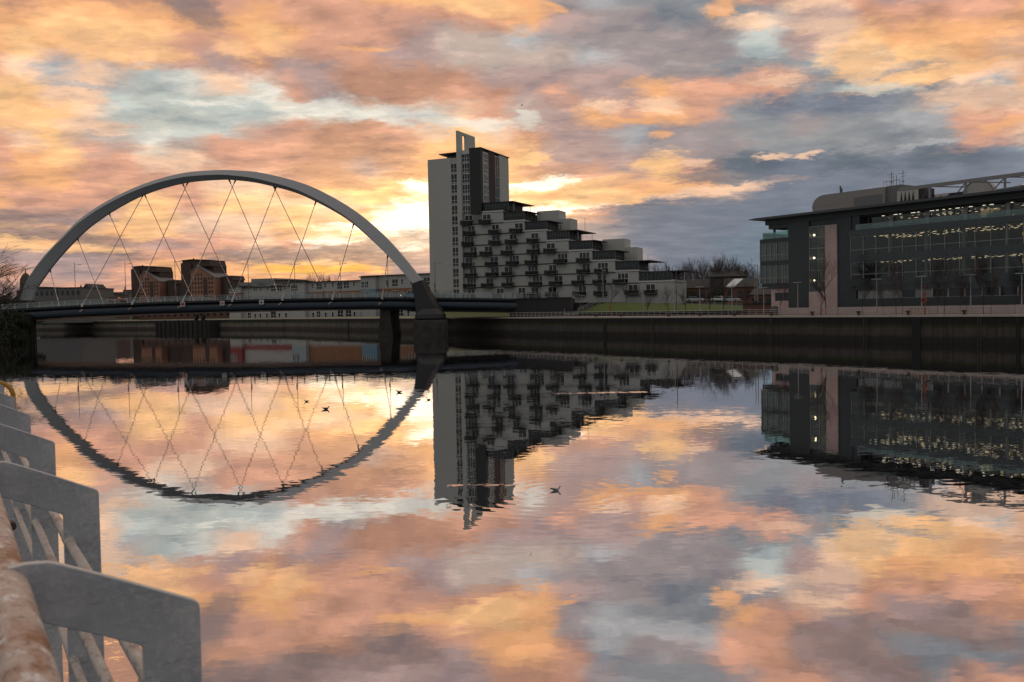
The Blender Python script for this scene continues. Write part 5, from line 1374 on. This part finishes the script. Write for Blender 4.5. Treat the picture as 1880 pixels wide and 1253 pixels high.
p = q_at(1508.5, 4.5); t = thing('bollard_sign', 'short post with a small red panel in front of the stone pier', 'sign', (p.x, p.y, TOP)); MB().tube([(0, 0, 0), (0, 0, 1.3)], .07, 6).build('post', M_blk, t); MB().box(-.22, .22, -.1, -.06, .5, .95).build('panel', M_red, t)

# ================================================================== CARS
def car(label, px, py, D, col_, rz, L_=4.3, van=False, lit=False):
    p = on_y(px, py, D); t = thing('parked_car', label, 'car', (p.x, D, p.z), rz, 'cars on the streets'); m = mat('car_paint_%d' % int(px), col_, .3, .3, var=.03)
    H = 1.9 if van else 1.42
    body = [(-L_ / 2, .35), (L_ / 2, .35), (L_ / 2, .75), (L_ / 2 - .15, .88), (L_ * .24, .95), (-L_ * .42, .98), (-L_ / 2, .85)]
    MB().prism(body, -.85, .85).build('body', m, t, .05)
    MB().prism([(-L_ * .44, .97), (-L_ * .33, H - .05), (L_ * .06, H - .05), (L_ * .25, .95)], -.72, .72).build('windows', M_win, t)
    MB().prism([(-L_ * .35, H - .052), (L_ * .08, H - .052), (L_ * .06, H), (-L_ * .33, H)], -.74, .74).build('roof', m, t)
    for sx in (-.31, .31):
        for sy in (-.8, .8): MB().tube([(sx * L_, sy - .1, .33), (sx * L_, sy + .1, .33)], .33, 14).build('wheel', M_blk, t)
    for sy in (-.6, .6):
        MB().box(L_ / 2 - .03, L_ / 2 + .02, sy - .18, sy + .18, .62, .78).build('headlight', M_globe if lit else M_frame, t)
        MB().box(-L_ / 2 - .02, -L_ / 2 + .03, sy - .18, sy + .18, .66, .8).build('tail_light', M_red, t)
    return t
car('silver car parked on the street right of the apartment block', 1276, 555, 232, (.5, .5, .52), R(-20))
car('white car parked behind the lawn left of the bright-roofed house', 1322, 554.5, 228, (.7, .7, .7), R(-40))
car('pale car parked behind the lawn beside the white car', 1342, 555, 226, (.45, .46, .48), R(-30))
car('red and white car crossing the left half of the bridge', 215, 556, 231, (.5, .18, .15), 0, 4.6)
car('small blue car on the bridge beside the arch leg', 752, 547.5, 234, (.10, .22, .42), math.pi, lit=True)
# person walking on the bridge footway
def person(label, px, py, D, H, coat):
    p = on_y(px, py, D); root = thing('person', label, 'person', (p.x, D, deck_z(p.x) - .05)); me = bpy.data.meshes.new('body')
    J = [((0, 0, .95), .15), ((0, 0, 1.15), .14), ((0, 0, 1.38), .17), ((0, 0, 1.52), .06), ((0, 0, 1.62), .10), ((0, 0, 1.72), .09),
         ((.10, 0, .90), .10), ((.20, 0, .5), .07), ((.32, 0, .08), .045), ((.42, 0, .04), .035), ((-.06, 0, .90), .10), ((-.12, 0, .5), .07), ((-.34, 0, .12), .045), ((-.26, 0, .04), .035),
         ((0, -.2, 1.42), .06), ((-.10, -.24, 1.15), .05), ((.04, -.24, .92), .035), ((0, .2, 1.42), .06), ((.1, .24, 1.15), .05), ((.26, .24, .98), .035)]
    E = [(0, 1), (1, 2), (2, 3), (3, 4), (4, 5), (0, 6), (6, 7), (7, 8), (8, 9), (0, 10), (10, 11), (11, 12), (12, 13), (2, 14), (14, 15), (15, 16), (2, 17), (17, 18), (18, 19)]
    me.from_pydata([j[0] for j in J], E, []); me.update(); o_ = bpy.data.objects.new('body', me); C.objects.link(o_); o_.parent = root; me.materials.append(coat)
    md = o_.modifiers.new('skin', 'SKIN'); sv_ = me.skin_vertices[0].data
    for i, j in enumerate(J): sv_[i].radius = (j[1], j[1])
    sv_[0].use_root = True; o_.modifiers.new('sub', 'SUBSURF').levels = 1; root.scale = (H / 1.8,) * 3
    MB().ball((0, 0, 1.70), .11, .11, .12).build('hair', M_blk, root)
person('person in dark clothes walking across the middle of the bridge', 594, 545, 223, 1.75, mat('dark_coat', (.03, .03, .035), .9))

# ================================================================== GULLS
M_gull = mat('gull_white', (.55, .54, .55), .6, var=.05); M_gull2 = mat('gull_dark', (.10, .085, .08), .7, var=.1); M_gwing = mat('gull_wing_grey', (.20, .21, .23), .6); M_beak = mat('gull_beak', (.25, .06, .03), .5)
for i, (pp, Ln, sgn, lb) in enumerate(GULLS):
    q = on_z(pp[0], pp[1], 0.0); t = thing('gull', lb, 'gull', (q.x, q.y, 0.0), 0 if sgn > 0 else math.pi, None); k = Ln / .42
    bm_ = M_gull if i == 0 else M_gull2
    m_ = MB(); prof_ = [(-.24, .0, .085), (-.17, .028, .08), (-.08, .058, .062), (.02, .068, .052), (.10, .058, .058), (.145, .040, .09), (.165, .030, .13), (.185, .032, .165), (.215, .028, .172), (.235, .012, .165)]
    m_.tube([(x_ * k, 0, z_ * k) for x_, r_, z_ in prof_], [max(.004, r_ * k) for x_, r_, z_ in prof_], 12); m_.build('body', bm_, t)
    for sy in (-1, 1): MB().add([(.06 * k, sy * .062 * k, .085 * k), (-.06 * k, sy * .066 * k, .11 * k), (-.29 * k, sy * .012 * k, .115 * k), (-.2 * k, sy * .035 * k, .075 * k), (-.02 * k, sy * .074 * k, .055 * k)], [(0, 1, 2, 3, 4)]).build('wing', M_gwing if i == 0 else M_gull2, t)
    MB().tube([(.23 * k, 0, .166 * k), (.275 * k, 0, .158 * k)], [.010 * k, .003 * k], 6).build('beak', M_beak, t)
p = ray(958, 194).normalized() * 240 + EYE
t = thing('gull', 'tiny distant gull flying in the sky right of the tower fin', 'gull', tuple(p)); m_ = MB(); m_.tube([(-.35, 0, 0), (0, 0, .05), (.3, 0, .02)], [.02, .09, .03], 8).build('body', M_gull2, t)
for sy in (-1, 1): MB().add([(-.08, 0, .05), (.12, 0, .05), (.16, sy * .5, .28), (-.1, sy * 1.1, .16), (-.02, sy * .5, .2)], [(0, 1, 2, 3, 4)]).build('wing', M_gull2, t)

# ================================================================== NEAR QUAY AND RAILING
FN = Frame(0, 0, 31.8)
tn = fthing('near_quay_wall', 'concrete quay wall under the foreground railing', 'quay wall', FN)
MB().box(-60, .36, -30, 212, 4.0, 4.25).build('coping', M_cop, tn); MB().box(-60, .28, -30, 212, -3, 3.99).build('wall', M_conc, tn)
tag(MB().add([FN.w(-60, -30, 4.254), FN.w(.2, -30, 4.254), FN.w(.2, 211, 4.254), FN.w(-60, 211, 4.254)], [(0, 1, 2, 3)]).build('riverside_walk', M_asph), kind='structure')
def galv(name):
    m = bpy.data.materials.new(name); m.use_nodes = True; nt_ = m.node_tree; b = NB(nt_); p = [n for n in nt_.nodes if n.type == 'BSDF_PRINCIPLED'][0]
    tcn = b.n('ShaderNodeTexCoord').outputs['Object']
    n1 = b.noise(tcn, 5, 6, .65)['Fac']; n2 = b.noise(tcn, 60, 4, .6)['Fac']
    c = b.ramp(n1, [(.3, (.36, .375, .42)), (.5, (.48, .49, .53)), (.68, (.60, .605, .62))])
    c = b.vm('SCALE', c, sc=b.m('ADD', .93, b.m('MULTIPLY', n2, .14)))
    # scratches and chips
    mp = b.n('ShaderNodeMapping'); nt_.links.new(tcn, mp.inputs[0]); mp.inputs['Rotation'].default_value = (0, .7, 0); mp.inputs['Scale'].default_value = (6, 6, 55)
    n3 = b.noise(mp.outputs[0], 1.2, 6, .7)['Fac']; c = b.mix(b.m('MULTIPLY', b.rng(n3, .56, .68), .7), c, (.24, .25, .28, 1))
    vo = b.n('ShaderNodeTexVoronoi'); vo.inputs['Scale'].default_value = 13; px_, py_, pz_ = b.sep(tcn); nt_.links.new(b.comb(px_, 0.0, pz_), vo.inputs['Vector'])
    c = b.mix(b.m('MULTIPLY', b.rng(vo.outputs['Distance'], .075, .045), b.m('GREATER_THAN', b.sep(vo.outputs['Color'])[0], .60)), c, (.03, .026, .024, 1))
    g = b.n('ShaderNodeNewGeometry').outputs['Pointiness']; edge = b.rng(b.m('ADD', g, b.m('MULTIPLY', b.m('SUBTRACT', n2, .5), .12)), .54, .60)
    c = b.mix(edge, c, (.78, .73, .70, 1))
    nt_.links.new(c, p.inputs['Base Color']); p.inputs['Roughness'].default_value = .62; p.inputs['Metallic'].default_value = .15
    bn = b.n('ShaderNodeBump'); bn.inputs['Distance'].default_value = .002; nt_.links.new(n2, bn.inputs['Height']); nt_.links.new(bn.outputs[0], p.inputs['Normal']); return m
def rusty(name, base, rust, f0=.46, f1=.60, sc=7, white=(.52, .49, .47)):
    m = bpy.data.materials.new(name); m.use_nodes = True; nt_ = m.node_tree; b = NB(nt_); p = [n for n in nt_.nodes if n.type == 'BSDF_PRINCIPLED'][0]
    tcn = b.n('ShaderNodeTexCoord').outputs['Object']; x, y, z = b.sep(tcn); v = b.comb(x, b.m('MULTIPLY', y, .55), z)
    n1 = b.noise(v, sc, 8, .7, .4)['Fac']; n2 = b.noise(v, sc * 3.3, 6, .7)['Fac']; n4 = b.noise(v, sc * 12, 4, .6)['Fac']
    c = b.mix(b.rng(n1, f0, f1), (*base, 1), (*rust, 1)); c = b.mix(b.rng(n2, .56, .66), c, (*white, 1)); c = b.mix(b.m('MULTIPLY', b.rng(n2, .44, .36), .6), c, (rust[0] * .45, rust[1] * .4, rust[2] * .4, 1))
    c = b.vm('SCALE', c, sc=b.m('ADD', .8, b.m('MULTIPLY', n4, .4)))
    nt_.links.new(c, p.inputs['Base Color']); p.inputs['Roughness'].default_value = .5; p.inputs['Metallic'].default_value = .15
    bn = b.n('ShaderNodeBump'); bn.inputs['Distance'].default_value = .003; nt_.links.new(n2, bn.inputs['Height']); nt_.links.new(bn.outputs[0], p.inputs['Normal']); return m
M_galv = galv('weathered_grey_steel'); M_tub = rusty('rusted_handrail', (.62, .50, .44), (.36, .17, .09), .47, .60, 9, white=(.88, .87, .86)); M_rail = rusty('worn_rail_tube', (.62, .56, .52), (.44, .33, .27), .52, .66, 10, white=(.74, .71, .69))
rl = fthing('river_railing', 'weathered grey steel railing with cranked plate posts and rusty handrail in the foreground', 'railing', FN)
T0, SP = 2.0, 1.5
O1 = [(14, 1044), (45, 1036.5), (88, 1033), (107, 1036), (155, 1048), (210, 1062), (260, 1075.5), (310, 1089.5), (352, 1101)]
out = [FN.loc(px, py, T0) for px, py in O1]
xo, zo = FN.loc(367.5, 1112, T0)
out += [FN.loc(361, 1104, T0), FN.loc(366, 1109, T0), (xo, zo - .006), (xo, 3.55)]
xi_, zi_ = FN.loc(264, 1196, T0)
inn = [(xi_, 3.55), (xi_, zi_), FN.loc(262, 1189, T0), FN.loc(254, 1184.5, T0), FN.loc(238, 1180.5, T0), FN.loc(185, 1168, T0), FN.loc(130, 1156, T0), FN.loc(85, 1146, T0), FN.loc(50, 1138, T0), FN.loc(14, 1130, T0)]
poly = out + inn
pm = MB(); pm.prism(poly, 0, .022); pm = pm.mesh('post'); pm.materials.append(M_galv); pm.materials.append(mat('skylit_plate_edge', (.72, .67, .64), .6, var=.35, scale=9))
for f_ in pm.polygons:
    if f_.index > 1: f_.material_index = 1  # edge faces paler: sky light on the rims put into the colour
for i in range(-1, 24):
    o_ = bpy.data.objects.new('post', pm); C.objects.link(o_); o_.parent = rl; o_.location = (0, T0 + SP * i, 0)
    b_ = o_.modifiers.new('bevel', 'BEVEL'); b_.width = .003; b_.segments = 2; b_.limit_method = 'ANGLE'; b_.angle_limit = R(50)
# handrail
ha, hz, hr = .083, 5.475, .043
MB().tube([(ha, -6 + 1.0 * k, hz) for k in range(60)], hr, 32).build('handrail', M_tub, rl)
# infill tubes: straight runs between posts, sleeved at each post
ra_ = .345
for (k_, r_) in ((.523, .0165), (.408, .0165), (.340, .0150)):
    zc_ = 6 - (ra_ / .85) / k_
    for i in range(-2, 16):
        a0 = T0 + SP * i; m_ = MB(); dz_ = .012 * (1 if i % 2 else -1)
        m_.tube([(ra_, a0 + .03, zc_ - dz_ * .5), (ra_, a0 + SP - .03, zc_ + dz_ * .5)], r_, 14)
        m_.tube([(ra_, a0 - .05, zc_ - .004), (ra_, a0 + .07, zc_ - .004)], r_ * 1.14, 14)
        m_.build('rail_tube', M_rail, rl)
# small clamps where rails meet posts
for i in range(-1, 6):
    MB().tube([(ra_ - .10, T0 + SP * i - .02, 5.0), (ra_ - .10, T0 + SP * i + .04, 5.0)], .02, 10).build('bolt', M_rust, rl)
# yellow hoop of an access ladder
yh, zh = FN.loc(0, 728, 9.5); q = on_y(0, 728, 8.9)
FH = Frame(q.x, q.y, 0); t = thing('ladder_hoop', 'yellow painted steel hoop of a river ladder beyond the railing posts', 'ladder hoop', tuple(q))
rad = .128
MB().tube([(-rad, 0, -1.6)] + [(rad * math.cos(a), 0, rad * math.sin(a)) for a in [math.pi - math.pi * k / 16 for k in range(17)]] + [(rad, 0, -1.6)], .022, 10).build('hoop', M_yel, t)
